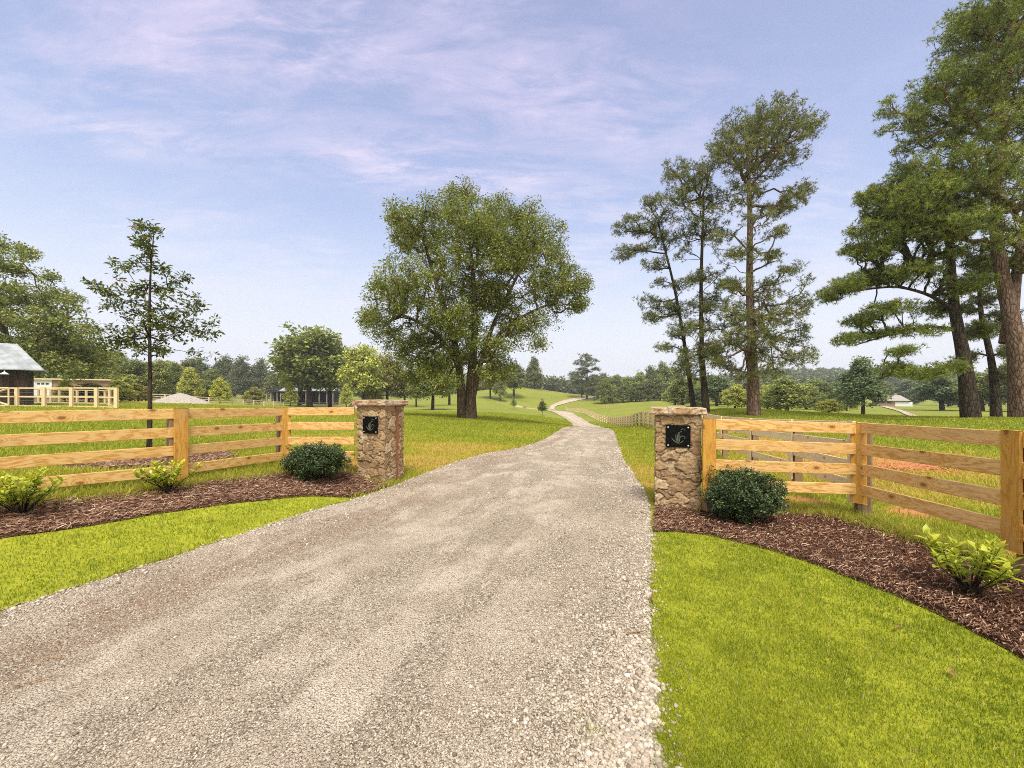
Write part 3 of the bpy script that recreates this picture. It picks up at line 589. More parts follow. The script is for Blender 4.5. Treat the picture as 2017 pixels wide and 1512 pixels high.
# ------------------------------------------------------------------ stone gate pillars
def pillar(center, z0, H, label, seed, strip):
    rg = np.random.default_rng(seed); e = empty('stone_pillar', (center[0], center[1], z0), -TH_, label, 'pillar')
    s = .6; per = 4 * s; nu, nv = 4 * 44, 150
    # stones: rows of uneven width
    sd = []; v = 0
    while v < H:
        h = rg.uniform(.085, .17); u = rg.uniform(0, .1); start = u
        while u < per + start - .06:
            wd = rg.uniform(.10, .30); sd.append((u + wd / 2, v + h / 2 + rg.uniform(-.035, .035), wd * .5, h * .5 * rg.uniform(.8, 1.2), rg.uniform(0, 1), rg.uniform(-.3, .3))); u += wd
        v += h
    sd = np.array(sd)
    U, Vv = np.meshgrid(np.linspace(0, per, nu + 1)[:-1], np.linspace(0, H, nv))
    wu = U + .022 * np.sin(Vv * 31 + 3 * np.sin(U * 13)); wv = Vv + .022 * np.sin(U * 27 + 2 * np.sin(Vv * 17) + seed)
    du = wu[..., None] - sd[:, 0]; du = (du + per / 2) % per - per / 2; dv = wv[..., None] - sd[:, 1]
    c, s2 = np.cos(sd[:, 5]), np.sin(sd[:, 5]); a_ = du * c + dv * s2; b_ = -du * s2 + dv * c
    dd = ((np.abs(a_) / sd[:, 2]) ** 5 + (np.abs(b_) / sd[:, 3]) ** 5) ** (1 / 5)
    o = np.argsort(dd, -1)[..., :2]; d1 = np.take_along_axis(dd, o[..., :1], -1)[..., 0]; d2 = np.take_along_axis(dd, o[..., 1:2], -1)[..., 0]
    eg = smooth((d2 - d1 - .01) / .17); sid = o[..., 0]; hh = sd[sid, 4]
    nz = np.array([[mn.noise((float(U[j, i]) * 24, float(Vv[j, i]) * 24, seed)) + .5 * mn.noise((float(U[j, i]) * 60, float(Vv[j, i]) * 60, seed)) for i in range(nu)] for j in range(nv)])
    disp = -.024 + eg * (.014 + .020 * ((hh * 7.3) % 1)) + .009 * nz * eg
    k = (U / s).astype(int); q = U - k * s - s / 2; cornr = smooth((np.abs(q) - (s / 2 - .015)) / .015)
    nx = np.choose(k % 4, [0, 1, 0, -1]); ny = np.choose(k % 4, [-1, 0, 1, 0]); tx = np.choose(k % 4, [1, 0, -1, 0]); ty = np.choose(k % 4, [0, 1, 0, -1])
    X = nx * (s / 2) + tx * q + nx * disp + tx * np.sign(q) * disp * cornr; Y = ny * (s / 2) + ty * q + ny * disp + ty * np.sign(q) * disp * cornr
    ids = np.arange(nu * nv).reshape(nv, nu); nx_ = np.roll(ids, -1, 1)
    fs = np.stack([ids[:-1], nx_[:-1], nx_[1:], ids[1:]], -1).reshape(-1, 4)
    me = npmesh('stone_veneer', np.dstack([X, Y, Vv - .05]).reshape(-1, 3), fs, {'tone': hh.ravel(), 'mortar': (1 - eg).ravel() ** 2}, True)
    link('stone_veneer', me, M['stone'], e)
    # cap: three slabs with rough chipped edges
    for i, (x0, x1) in enumerate(((-.37, -.13), (-.127, .14), (.143, .37))):
        n = 14; hz = .1 + rg.uniform(-.012, .012); vs = []; ring = []
        m_ = 8
        for lv, (zz_, ins) in enumerate(((0, .018), (.02, .004), (.05, -.006), (.08, .004), (hz, .012))):
            for (xa, ya, xb, yb) in ((x0, -.37, x1, -.37), (x1, -.37, x1, .37), (x1, .37, x0, .37), (x0, .37, x0, -.37)):
                for t_ in range(m_):
                    px_ = xa + (xb - xa) * t_ / m_; py_ = ya + (yb - ya) * t_ / m_
                    j = .022 * mn.noise((px_ * 16, py_ * 22, lv * 3.1 + seed))
                    px_ -= math.copysign(ins + j, px_) if abs(abs(px_) - .37) < .01 else 0; py_ -= math.copysign(ins + j, py_) if abs(abs(py_) - .37) < .01 else 0
                    vs.append((px_, py_, H - .052 + zz_ + (.006 * mn.noise((px_ * 9, py_ * 9, seed)) if lv == 4 else 0)))
        N = 4 * m_; fs = [(l * N + k2, l * N + (k2 + 1) % N, (l + 1) * N + (k2 + 1) % N, (l + 1) * N + k2) for l in range(4) for k2 in range(N)]
        fs += [tuple(range(N))[::-1], tuple(range(4 * N, 5 * N))]
        MB().add(vs, fs).build('capstone', M['cap'], e)
    pz = 1.055 if H > 1.4 else 1.03
    pb = MB().box(-.16, .16, -.323, -.311, pz - .155, pz + .155).build('plaque', M['black'], e, .002)
    for sx_ in (-1, 1):
        for sy_ in (-1, 1): MB().bar((sx_ * .13, -.3225, pz + sy_ * .125), (sx_ * .13, -.328, pz + sy_ * .125), .0095, 10).build('screw', M['screw'], pb)
    # lily shaped emblem: slim curved leaves rising from one foot
    em = MB()
    def stroke(P, w0):
        n = len(P)
        for i in range(n - 1):
            (xa, za), (xb, zb) = P[i], P[i + 1]; wa = w0 * math.sin(math.pi * (i + .25) / n); wb = w0 * math.sin(math.pi * (i + 1.25) / n)
            L = math.hypot(xb - xa, zb - za) or 1; nx2, nz2 = -(zb - za) / L, (xb - xa) / L; y0 = -.3225; y1 = -.3262
            vs = [(xa + nx2 * wa, y1, pz + za + nz2 * wa), (xb + nx2 * wb, y1, pz + zb + nz2 * wb), (xb - nx2 * wb, y1, pz + zb - nz2 * wb), (xa - nx2 * wa, y1, pz + za - nz2 * wa)]
            em.add(vs + [(v_[0], y0, v_[2]) for v_ in vs], [(0, 1, 2, 3), (0, 4, 5, 1), (2, 6, 7, 3)])
    def arc(x0, z0, pts): return [(x0, z0)] + pts
    def bez(p0, p1, p2, n=14): return [((1 - t_) ** 2 * p0[0] + 2 * t_ * (1 - t_) * p1[0] + t_ * t_ * p2[0], (1 - t_) ** 2 * p0[1] + 2 * t_ * (1 - t_) * p1[1] + t_ * t_ * p2[1]) for t_ in np.linspace(0, 1, n)]
    stroke(bez((.005, -.105), (-.012, -.02), (.006, .06)), .007); stroke(bez((.0, -.10), (-.035, -.04), (-.028, .03)), .005)
    stroke(bez((-.004, -.1), (-.05, -.07), (-.085, -.025)), .0045); stroke(bez((.004, -.1), (.03, -.05), (.02, .045)), .0045)
    stroke(bez((.006, -.1), (.05, -.085), (.07, -.05)), .004)
    stroke(bez((.02, -.03), (.045, .02), (.085, .0)), .0042); stroke(bez((.085, .0), (.098, -.02), (.075, -.032)), .0038)
    stroke(bez((.012, .035), (.03, .08), (.055, .06)), .0035); stroke(bez((.03, .085), (.055, .115), (.085, .1)), .0035); stroke(bez((.085, .1), (.095, .085), (.08, .075)), .003)
    em.build('emblem', M['etch'], pb)
    if strip: MB().box(.293, .312, .02, .105, -.03, H - .06).build('trim_board', M['strip'], e, .003)
    return e
pillar(LPc, float(tz(*LPc)) - .02, 1.455, 'stone gate pillar left of the driveway with black emblem plaque and brown side board', 11, True)
pillar(RPc, float(tz(*RPc)) - .02, 1.405, 'stone gate pillar right of the driveway with black emblem plaque', 23, False)

# ------------------------------------------------------------------ trees and shrubs
def tube_pts(P, rad, n=6):
    P = np.asarray(P, float); rad = np.asarray(rad, float); m = len(P)
    d = np.gradient(P, axis=0); d /= np.linalg.norm(d, axis=1)[:, None] + 1e-9
    ref = np.array([1., 0, 0]) if abs(d[0][0]) < .8 else np.array([0, 1., 0])
    u = np.cross(d, ref); u /= np.linalg.norm(u, axis=1)[:, None] + 1e-9; v = np.cross(d, u)
    a = np.linspace(0, 2 * np.pi, n, endpoint=False)
    V = P[:, None] + (u[:, None] * np.cos(a)[None, :, None] + v[:, None] * np.sin(a)[None, :, None]) * rad[:, None, None]
    i = np.arange(m - 1)[:, None] * n; k = np.arange(n)[None]; k2 = (k + 1) % n
    return V.reshape(-1, 3), np.stack([i + k, i + k2, i + n + k2, i + n + k], -1).reshape(-1, 4)
def limbs_mesh(name, tubes):
    Vs = []; Fs = []; b = 0
    for P, r, n in tubes:
        V, Fc = tube_pts(P, r, n); Vs.append(V); Fs.append(Fc + b); b += len(V)
    return npmesh(name, np.vstack(Vs), np.vstack(Fs), None, True)
def grow(stems, clusters, rtip, rg, start=.3, up=.3, pathw=.25, wig=.08):
    """stems: list of (points, radii). Every cluster is joined to the nearest node by a curved twig; thickness follows what it carries."""
    N = []; par = []; plen = []; fixed = []; trunk_tubes = []
    for P, r, sf in stems:
        P = np.array(P, float); m = 14; t = np.linspace(0, 1, m); s = np.linspace(0, 1, len(P))
        # smooth interpolation
        Q = np.stack([np.interp(t, s, P[:, k]) for k in range(3)], -1); rq = np.interp(t, np.linspace(0, 1, len(r)), r)
        for _ in range(2): Q[1:-1] = (Q[:-2] + 2 * Q[1:-1] + Q[2:]) / 4
        trunk_tubes.append((Q, rq, 10)); prev = -1
        for k in range(m):
            if t[k] >= sf:
                N.append(Q[k]); par.append(-1); plen.append(.35 * np.linalg.norm(Q[k] - Q[0])); fixed.append(rq[k])
    n0 = len(N); NP = np.zeros((n0 + len(clusters), 3)); NP[:n0] = N; PL = np.zeros(len(NP)); PL[:n0] = plen; par = np.full(len(NP), -1); cnt = n0
    cs = np.array(clusters); dmin = np.min(np.linalg.norm(cs[:, None] - NP[None, :n0], axis=-1), 1); cs = cs[np.argsort(dmin)]
    for c in cs:
        d = np.linalg.norm(NP[:cnt] - c, axis=1); dz = NP[:cnt, 2] - c[2]
        cost = d + pathw * PL[:cnt] + up * np.maximum(0, dz); j = int(cost.argmin())
        NP[cnt] = c; par[cnt] = j; PL[cnt] = PL[j] + d[j]; cnt += 1
    w_ = np.ones(cnt); w_[:n0] = 0
    for i in range(cnt - 1, n0 - 1, -1): w_[par[i]] += w_[i] if par[i] >= n0 else 0
    tubes = list(trunk_tubes)
    for i in range(n0, cnt):
        j = par[i]; a, b = NP[j], NP[i]; r1 = rtip * w_[i] ** .5; r0 = rtip * w_[j] ** .5 if j >= n0 else min(fixed[j] * .75, r1 * 1.35)
        r1 = min(r1, r0); L = np.linalg.norm(b - a); m1 = a + (b - a) * .36 + rg.normal(0, wig * L, 3); m2 = a + (b - a) * .7 + rg.normal(0, wig * L, 3)
        m1[2] += .04 * L; tubes.append((np.array([a, m1, m2, b]), [r0, r0 * .6 + r1 * .4, r0 * .25 + r1 * .75, r1 * .8], 5 if r0 > rtip * 4 else 3))
    return tubes, NP[n0:cnt]
def leafmesh(name, cen, per, crad, size, rg, flat=1., droop=.0, asp=.5, shade=.18, tint=None):
    n = len(cen) * per; c = np.repeat(cen, per, 0); d = rg.normal(0, 1, (n, 3)); d /= np.linalg.norm(d, axis=1)[:, None]
    rad = crad * rg.uniform(0, 1, n) ** .5 * np.repeat(rg.uniform(.6, 1.25, len(cen)), per); off = d * rad[:, None]; off[:, 2] *= flat; p = c + off
    a = rg.normal(0, 1, (n, 3)); a[:, 2] = a[:, 2] * .6 - droop; a += d * .6; a /= np.linalg.norm(a, axis=1)[:, None]
    up = rg.normal(0, .55, (n, 3)) + [0, 0, 1]; b = np.cross(a, up); b /= np.linalg.norm(b, axis=1)[:, None] + 1e-9; nn = np.cross(b, a)
    s = size * rg.uniform(.6, 1.3, n)[:, None]
    v = np.empty((n, 4, 3)); v[:, 0] = p; v[:, 1] = p + a * s * .55 + b * s * asp * .5 + nn * s * .08; v[:, 2] = p + a * s; v[:, 3] = p + a * s * .5 - b * s * asp * .5 + nn * s * .08
    f = np.arange(n * 4).reshape(n, 4)
    tone = np.clip(.45 + np.repeat(rg.normal(0, .11, len(cen)), per) + rg.normal(0, shade, n), 0, 1)
    return npmesh(name, v, f, {'tone': np.repeat(tone, 4)})
def needlemesh(name, cen, tufts, crad, size, rg, flat=.45, per=7, wd=.1):
    nt = len(cen) * tufts; c = np.repeat(cen, tufts, 0); d = rg.normal(0, 1, (nt, 3)); d /= np.linalg.norm(d, axis=1)[:, None]
    off = d * (crad * rg.uniform(0, 1, nt) ** .5)[:, None]; off[:, 2] *= flat; tc_ = c + off; n = nt * per; p = np.repeat(tc_, per, 0)
    a = rg.normal(0, 1, (n, 3)) + np.repeat(d, per, 0) * .9 + [0, 0, .25]; a /= np.linalg.norm(a, axis=1)[:, None]
    b = np.cross(a, rg.normal(0, 1, (n, 3))); b /= np.linalg.norm(b, axis=1)[:, None] + 1e-9; s = size * rg.uniform(.6, 1.25, n)[:, None]
    v = np.empty((n, 3, 3)); v[:, 0] = p - b * s * wd; v[:, 1] = p + b * s * wd; v[:, 2] = p + a * s
    tone = np.clip(.42 + np.repeat(rg.normal(0, .12, len(cen)), tufts * per) + np.repeat(rg.normal(0, .12, nt), per) + rg.normal(0, .1, n), 0, 1)
    return npmesh(name, v, np.arange(n * 3).reshape(n, 3), {'tone': np.repeat(tone, 3)})
def sample_lobes(lobes, n, rg, shell=.45, flatten=1.):
    L = np.array(lobes, float); w_ = (L[:, 3] * L[:, 5]) ** .85; w_ /= w_.sum(); k = rg.choice(len(L), n, p=w_)
    d = rg.normal(0, 1, (n, 3)); d /= np.linalg.norm(d, axis=1)[:, None]; r = rg.uniform(0, 1, n) ** shell
    return L[k, :3] + d * r[:, None] * L[k, 3:6] * [1, 1, flatten]
def px_lobes(lobes, bpx, bpy_, D, Rw, rg, copies=2, ydepth=.6):
    bx = (bpx - CX) * D / F; bz = EYE - (bpy_ - HY) * D / F
    """photo outline -> lobes round the trunk at real size, spread in depth"""
    s = D / F; out = []
    for (px, py, rx, ry) in lobes:
        x = (px - bpx) * s; z = (bpy_ - py) * s; lim = math.sqrt(max(Rw * Rw - x * x, (.25 * Rw) ** 2)) * ydepth
        for c in range(copies):
            y = rg.uniform(-lim, lim); q = (D + y) / F
            out.append(((px - CX) * q - bx, y, EYE + (HY - py) * q - bz, rx * q, rx * q, ry * q))
    return out
def px_stem(pts, bpx, bpy_, D, r0, r1, sf, rg, ywob=.3):
    s = D / F; m = len(pts); P = [((px - bpx) * s, (0 if i == 0 else rg.normal(0, ywob)), (bpy_ - py) * s) for i, (px, py) in enumerate(pts)]
    P[0] = (P[0][0], P[0][1], P[0][2] - .15)
    rad = [r0 * 1.25] + [r0 + (r1 - r0) * i / (m - 1) for i in range(1, m)]
    return (P, rad, sf)
def px_tree(name, cat, label, bpx, D, stems, lobes, Rw, n, leaf, seed, kind='leaf', rtip=.02, bark='bark', group=None, copies=2, pathw=.25, up=.3, shell=.45, ydepth=.6, wig=.08, tall=1.):
    rg = np.random.default_rng(seed); base = T(bpx, D); bpy_ = HY + (EYE - base.z) * F / D
    L = px_lobes([(a, b, c, d * tall) for a, b, c, d in lobes], bpx, bpy_, D, Rw, rg, copies, ydepth); cl_ = sample_lobes(L, n, rg, shell)
    st_ = [px_stem(p, bpx, bpy_, D, r0, r1, sf, rg, .012 * D) for (p, r0, r1, sf) in stems]
    tubes, C_ = grow(st_, cl_, rtip, rg, up=up, pathw=pathw, wig=wig)
    e = empty(name, base, 0, label, cat, group)
    link('trunk', limbs_mesh('trunk', tubes), M[bark], e)
    me = leafmesh('crown', C_, rg=rg, **leaf[1]) if kind == 'leaf' else needlemesh('crown', C_, rg=rg, **leaf[1])
    link('crown', me, M[leaf[0]], e); return e

px_tree('shade_tree', 'tree', 'large spreading tree with three joined trunks left of the driveway bend', 920, 33,
    [([(911, 826), (909, 740), (893, 650), (860, 560), (835, 470)], .36, .09, .35), ([(927, 826), (926, 745), (938, 640), (932, 540), (918, 410)], .44, .09, .3),
     ([(928, 790), (945, 720), (968, 645), (1012, 560), (1050, 480)], .24, .07, .35), ([(942, 715), (985, 655), (1040, 615), (1100, 590)], .18, .07, .3), ([(905, 720), (870, 665), (810, 625), (760, 610)], .18, .07, .3)],
    [(905, 392, 42, 36), (850, 420, 48, 40), (787, 425, 32, 32), (930, 430, 50, 46), (1035, 425, 48, 26), (1068, 465, 48, 40), (1095, 505, 30, 28), (845, 480, 70, 44), (940, 500, 75, 52), (1020, 510, 72, 46), (810, 470, 40, 40),
     (1135, 562, 24, 24), (1110, 590, 40, 34), (1065, 570, 50, 40), (800, 550, 72, 42), (765, 585, 55, 36), (728, 622, 24, 24), (750, 640, 38, 28), (830, 600, 80, 46), (1050, 630, 56, 26), (960, 590, 62, 44), (775, 672, 46, 26), (830, 670, 60, 34), (885, 640, 60, 40),
     (1065, 672, 30, 12), (985, 680, 40, 18), (850, 725, 44, 22), (905, 705, 38, 24), (985, 715, 34, 20), (820, 745, 26, 14), (955, 690, 40, 20), (1000, 460, 60, 40), (880, 540, 70, 50), (985, 590, 50, 40), (900, 460, 60, 40), (1010, 650, 44, 24), (720, 625, 16, 12), (1150, 560, 14, 14), (978, 415, 36, 32), (985, 465, 50, 40), (1010, 500, 50, 40), (960, 450, 40, 40), (1120, 540, 30, 26), (840, 700, 60, 26), (880, 740, 40, 20), (800, 715, 40, 20), (860, 765, 30, 12), (980, 740, 34, 16), (930, 660, 50, 30), (900, 620, 50, 34), (940, 580, 60, 40), (950, 735, 30, 14), (895, 690, 40, 24), (1085, 545, 40, 30), (1140, 600, 18, 20)],
    9.0, 2600, ('leaf', dict(per=56, crad=.60, size=.20, flat=.8, droop=.35, asp=.42)), 5, rtip=.017, copies=2)
PN = dict(tufts=10, crad=.27, size=.19, flat=.85, per=9, wd=.07)
px_tree('pine_tree', 'pine tree', 'tallest pine of the trio behind the right pillar', 1483, 28,
    [([(1485, 820), (1482, 690), (1480, 560), (1474, 420), (1482, 280)], .36, .09, .35)],
    [(1535, 222, 45, 20), (1570, 245, 40, 22), (1608, 245, 20, 16), (1500, 240, 45, 26), (1455, 255, 42, 24), (1530, 275, 60, 26), (1425, 290, 34, 20), (1470, 300, 60, 22), (1550, 310, 40, 20), (1480, 340, 60, 16), (1570, 385, 30, 14), (1590, 370, 16, 10), (1540, 405, 40, 12), (1460, 390, 50, 16), (1500, 430, 50, 14), (1415, 470, 36, 12),
     (1530, 458, 26, 8), (1450, 500, 46, 14), (1525, 505, 24, 9), (1560, 530, 26, 10), (1585, 550, 12, 8), (1520, 560, 30, 9), (1430, 560, 26, 8), (1575, 600, 24, 18), (1510, 625, 36, 12), (1585, 650, 14, 12), (1445, 620, 34, 14), (1550, 668, 36, 12), (1500, 700, 30, 14), (1440, 670, 36, 14), (1520, 730, 24, 12), (1590, 690, 14, 8), (1420, 715, 22, 10), (1450, 560, 40, 12), (1470, 650, 50, 22), (1540, 620, 50, 14), (1560, 705, 48, 14), (1460, 735, 40, 12), (1500, 590, 50, 14), (1510, 665, 50, 16)],
    5.2, 1600, ('needle', PN), 11, 'needle', .012, 'pinebark', 'pines behind the right fence', 2, .5, .35, wig=.05, tall=1.5)
px_tree('pine_tree', 'pine tree', 'middle pine of the trio behind the right pillar, thin dark straight trunk', 1391, 30,
    [([(1391, 808), (1388, 700), (1384, 560), (1380, 400)], .22, .07, .35)],
    [(1330, 340, 28, 18), (1365, 350, 36, 20), (1395, 330, 30, 18), (1350, 385, 44, 18), (1400, 390, 36, 18), (1320, 395, 24, 12), (1375, 430, 46, 16), (1410, 450, 30, 14), (1350, 500, 26, 8), (1360, 548, 30, 7), (1385, 590, 36, 10), (1410, 640, 30, 14), (1375, 650, 36, 12), (1395, 690, 34, 12), (1355, 700, 16, 8), (1360, 460, 40, 12), (1400, 600, 40, 14), (1380, 700, 44, 16), (1350, 640, 34, 10), (1410, 690, 30, 14), (1370, 738, 30, 8), (1400, 540, 34, 10), (1430, 720, 24, 12)],
    3.0, 800, ('needle', PN), 12, 'needle', .011, 'darkbark', 'pines behind the right fence', 2, .5, .35, wig=.05, tall=1.5)
px_tree('pine_tree', 'pine tree', 'slender pine leaning left beside the trio behind the right pillar', 1367, 32,
    [([(1367, 806), (1352, 690), (1328, 570), (1296, 440)], .17, .06, .3)],
    [(1222, 450, 20, 7), (1250, 432, 26, 9), (1285, 400, 26, 12), (1300, 430, 34, 14), (1262, 455, 34, 9), (1225, 500, 22, 9), (1255, 490, 32, 8), (1310, 470, 36, 12), (1290, 520, 30, 7), (1275, 590, 28, 5), (1300, 555, 22, 6), (1285, 625, 24, 7), (1320, 610, 26, 10), (1310, 685, 26, 7), (1335, 655, 22, 9), (1350, 720, 28, 10), (1300, 600, 36, 6), (1345, 560, 26, 8), (1340, 610, 30, 10)],
    2.6, 560, ('needle', PN), 13, 'needle', .011, 'darkbark', 'pines behind the right fence', 2, .5, .35, wig=.05, tall=1.5)
PN2 = dict(tufts=11, crad=.29, size=.2, flat=.8, per=9, wd=.07)
px_tree('pine_tree', 'pine tree', 'dark trunked pine near the right edge, long bare lower limbs reaching left', 1913, 25,
    [([(1913, 826), (1893, 700), (1880, 590), (1872, 470), (1850, 380)], .38, .11, .25), ([(1895, 700), (1850, 728), (1790, 726), (1745, 745)], .09, .04, .3), ([(1885, 610), (1830, 580), (1750, 565), (1660, 575)], .12, .04, .3), ([(1888, 645), (1820, 640), (1750, 660), (1680, 680)], .10, .035, .3)],
    [(1632, 582, 22, 8), (1670, 560, 34, 12), (1715, 545, 44, 14), (1720, 500, 40, 12), (1680, 490, 26, 8), (1760, 470, 54, 16), (1705, 452, 30, 12), (1745, 425, 46, 18), (1800, 430, 54, 20), (1715, 392, 26, 12), (1760, 370, 46, 18), (1820, 380, 60, 24), (1780, 540, 60, 12), (1700, 632, 36, 8), (1750, 610, 48, 9), (1672, 668, 28, 8), (1720, 660, 30, 6), (1800, 650, 50, 8), (1780, 690, 30, 6), (1765, 725, 34, 9), (1820, 735, 40, 8), (1850, 610, 40, 12), (1900, 560, 50, 16), (1850, 500, 50, 16), (1880, 440, 60, 20), (1940, 650, 34, 12), (1880, 720, 30, 10)],
    5.5, 1900, ('needle2', PN2), 21, 'needle', .012, 'darkbark', 'pines behind the right fence', 2, .45, .35, wig=.05, tall=1.5)
px_tree('pine_tree', 'pine tree', 'huge pine with reddish leaning trunk at the right edge of the photo', 2012, 24,
    [([(2015, 826), (1992, 700), (1968, 600), (1972, 450), (1990, 250), (1995, 40)], .48, .12, .35), ([(1985, 670), (2005, 560), (2030, 420), (2060, 250)], .3, .1, .35)],
    [(1945, 20, 46, 26), (1990, -10, 60, 36), (1915, 70, 40, 26), (1960, 80, 60, 34), (2020, 70, 50, 40), (1870, 120, 32, 22), (1910, 150, 56, 28), (1970, 160, 60, 34), (1845, 175, 28, 18), (1875, 210, 50, 22), (1770, 225, 22, 12), (1745, 215, 14, 14), (1740, 255, 10, 8), (1800, 235, 36, 16), (1830, 265, 50, 20), (1900, 260, 60, 22), (1980, 250, 50, 36), (1780, 290, 26, 10), (1850, 320, 60, 20), (1920, 330, 70, 26), (1990, 340, 50, 34), (1850, 375, 60, 20), (1790, 330, 40, 16), (1780, 400, 50, 18), (1840, 430, 50, 20), (1830, 180, 40, 24), (1880, 60, 36, 24), (1940, 200, 60, 40), (1900, 360, 60, 30), (1920, 410, 66, 26), (1880, 450, 60, 16), (1985, 450, 40, 26), (1960, 520, 44, 16), (2070, 80, 50, 60), (2080, 220, 60, 60), (2070, 360, 60, 50), (2060, 500, 50, 30), (1930, 490, 44, 14), (2040, 620, 20, 24), (2100, -60, 60, 60), (2010, -80, 60, 40)],
    6.0, 3000, ('needle2', PN2), 22, 'needle', .012, 'pinebark', 'pines behind the right fence', 2, .45, .35, wig=.05, tall=1.5)
px_tree('pine_tree', 'pine tree', 'slim pine standing between the two big trunks at the right edge', 1963, 27,
    [([(1963, 826), (1952, 720), (1938, 600), (1935, 480)], .24, .06, .25)],
    [(1925, 650, 24, 8), (1985, 690, 18, 10), (1950, 590, 34, 10), (1905, 700, 22, 7), (1975, 620, 22, 8), (1940, 520, 40, 14), (1900, 610, 22, 7), (1985, 740, 12, 7)],
    2.4, 280, ('needle', PN2), 23, 'needle', .011, 'darkbark', 'pines behind the right fence', 2, .5, .35, wig=.05, tall=1.5)
px_tree('young_tree', 'young tree', 'slender young oak growing from a mulch ring behind the left fence', 294, 8.1,
    [([(293, 905), (296, 780), (298, 640), (298, 540), (291, 452)], .042, .008, .3)],
    [(290, 446, 22, 9), (262, 448, 12, 8), (312, 455, 10, 8), (288, 475, 18, 12), (292, 498, 16, 12), (222, 518, 13, 4), (245, 524, 22, 8), (276, 522, 22, 10), (312, 528, 16, 9), (232, 545, 16, 5), (340, 556, 18, 10), (360, 548, 8, 8), (180, 562, 14, 5), (205, 570, 18, 7), (250, 575, 30, 9), (300, 570, 32, 12), (340, 580, 22, 9), (225, 600, 22, 8), (270, 610, 40, 12), (320, 612, 38, 12), (390, 597, 16, 12), (370, 612, 22, 9), (300, 640, 56, 12), (355, 640, 38, 10), (415, 632, 12, 9), (405, 655, 24, 7), (180, 645, 12, 4), (215, 645, 28, 9), (255, 655, 34, 9), (340, 662, 36, 8), (240, 680, 42, 8), (290, 685, 34, 9), (215, 672, 24, 7), (325, 692, 20, 6), (385, 690, 14, 5), (405, 698, 12, 4)],
    1.05, 430, ('oakleaf', dict(per=11, crad=.095, size=.085, flat=.8, droop=.1, asp=.45)), 31, 'leaf', .0022, 'darkbark', None, 2, .35, .2, tall=1.7)
px_tree('shade_tree', 'tree', 'tall airy tree rising behind the dark barn at the left edge', 20, 48,
    [([(20, 800), (20, 700), (0, 600), (-10, 500)], .5, .1, .3), ([(25, 740), (80, 660), (130, 600)], .25, .07, .3)],
    [(5, 480, 30, 16), (45, 500, 22, 14), (-30, 500, 50, 30), (20, 530, 30, 16), (-20, 570, 60, 36), (90, 545, 20, 10), (50, 585, 50, 26), (110, 575, 30, 18), (145, 600, 24, 20), (20, 640, 70, 36), (100, 630, 60, 30), (150, 650, 36, 30), (80, 680, 80, 30), (160, 690, 50, 24), (30, 690, 60, 30), (120, 720, 60, 26), (185, 715, 34, 24), (-70, 620, 60, 60), (-80, 520, 40, 40)],
    9, 900, ('leaf', dict(per=40, crad=.8, size=.36, flat=.7, droop=.2, asp=.45)), 41, 'leaf', .022, 'bark', None, 2)

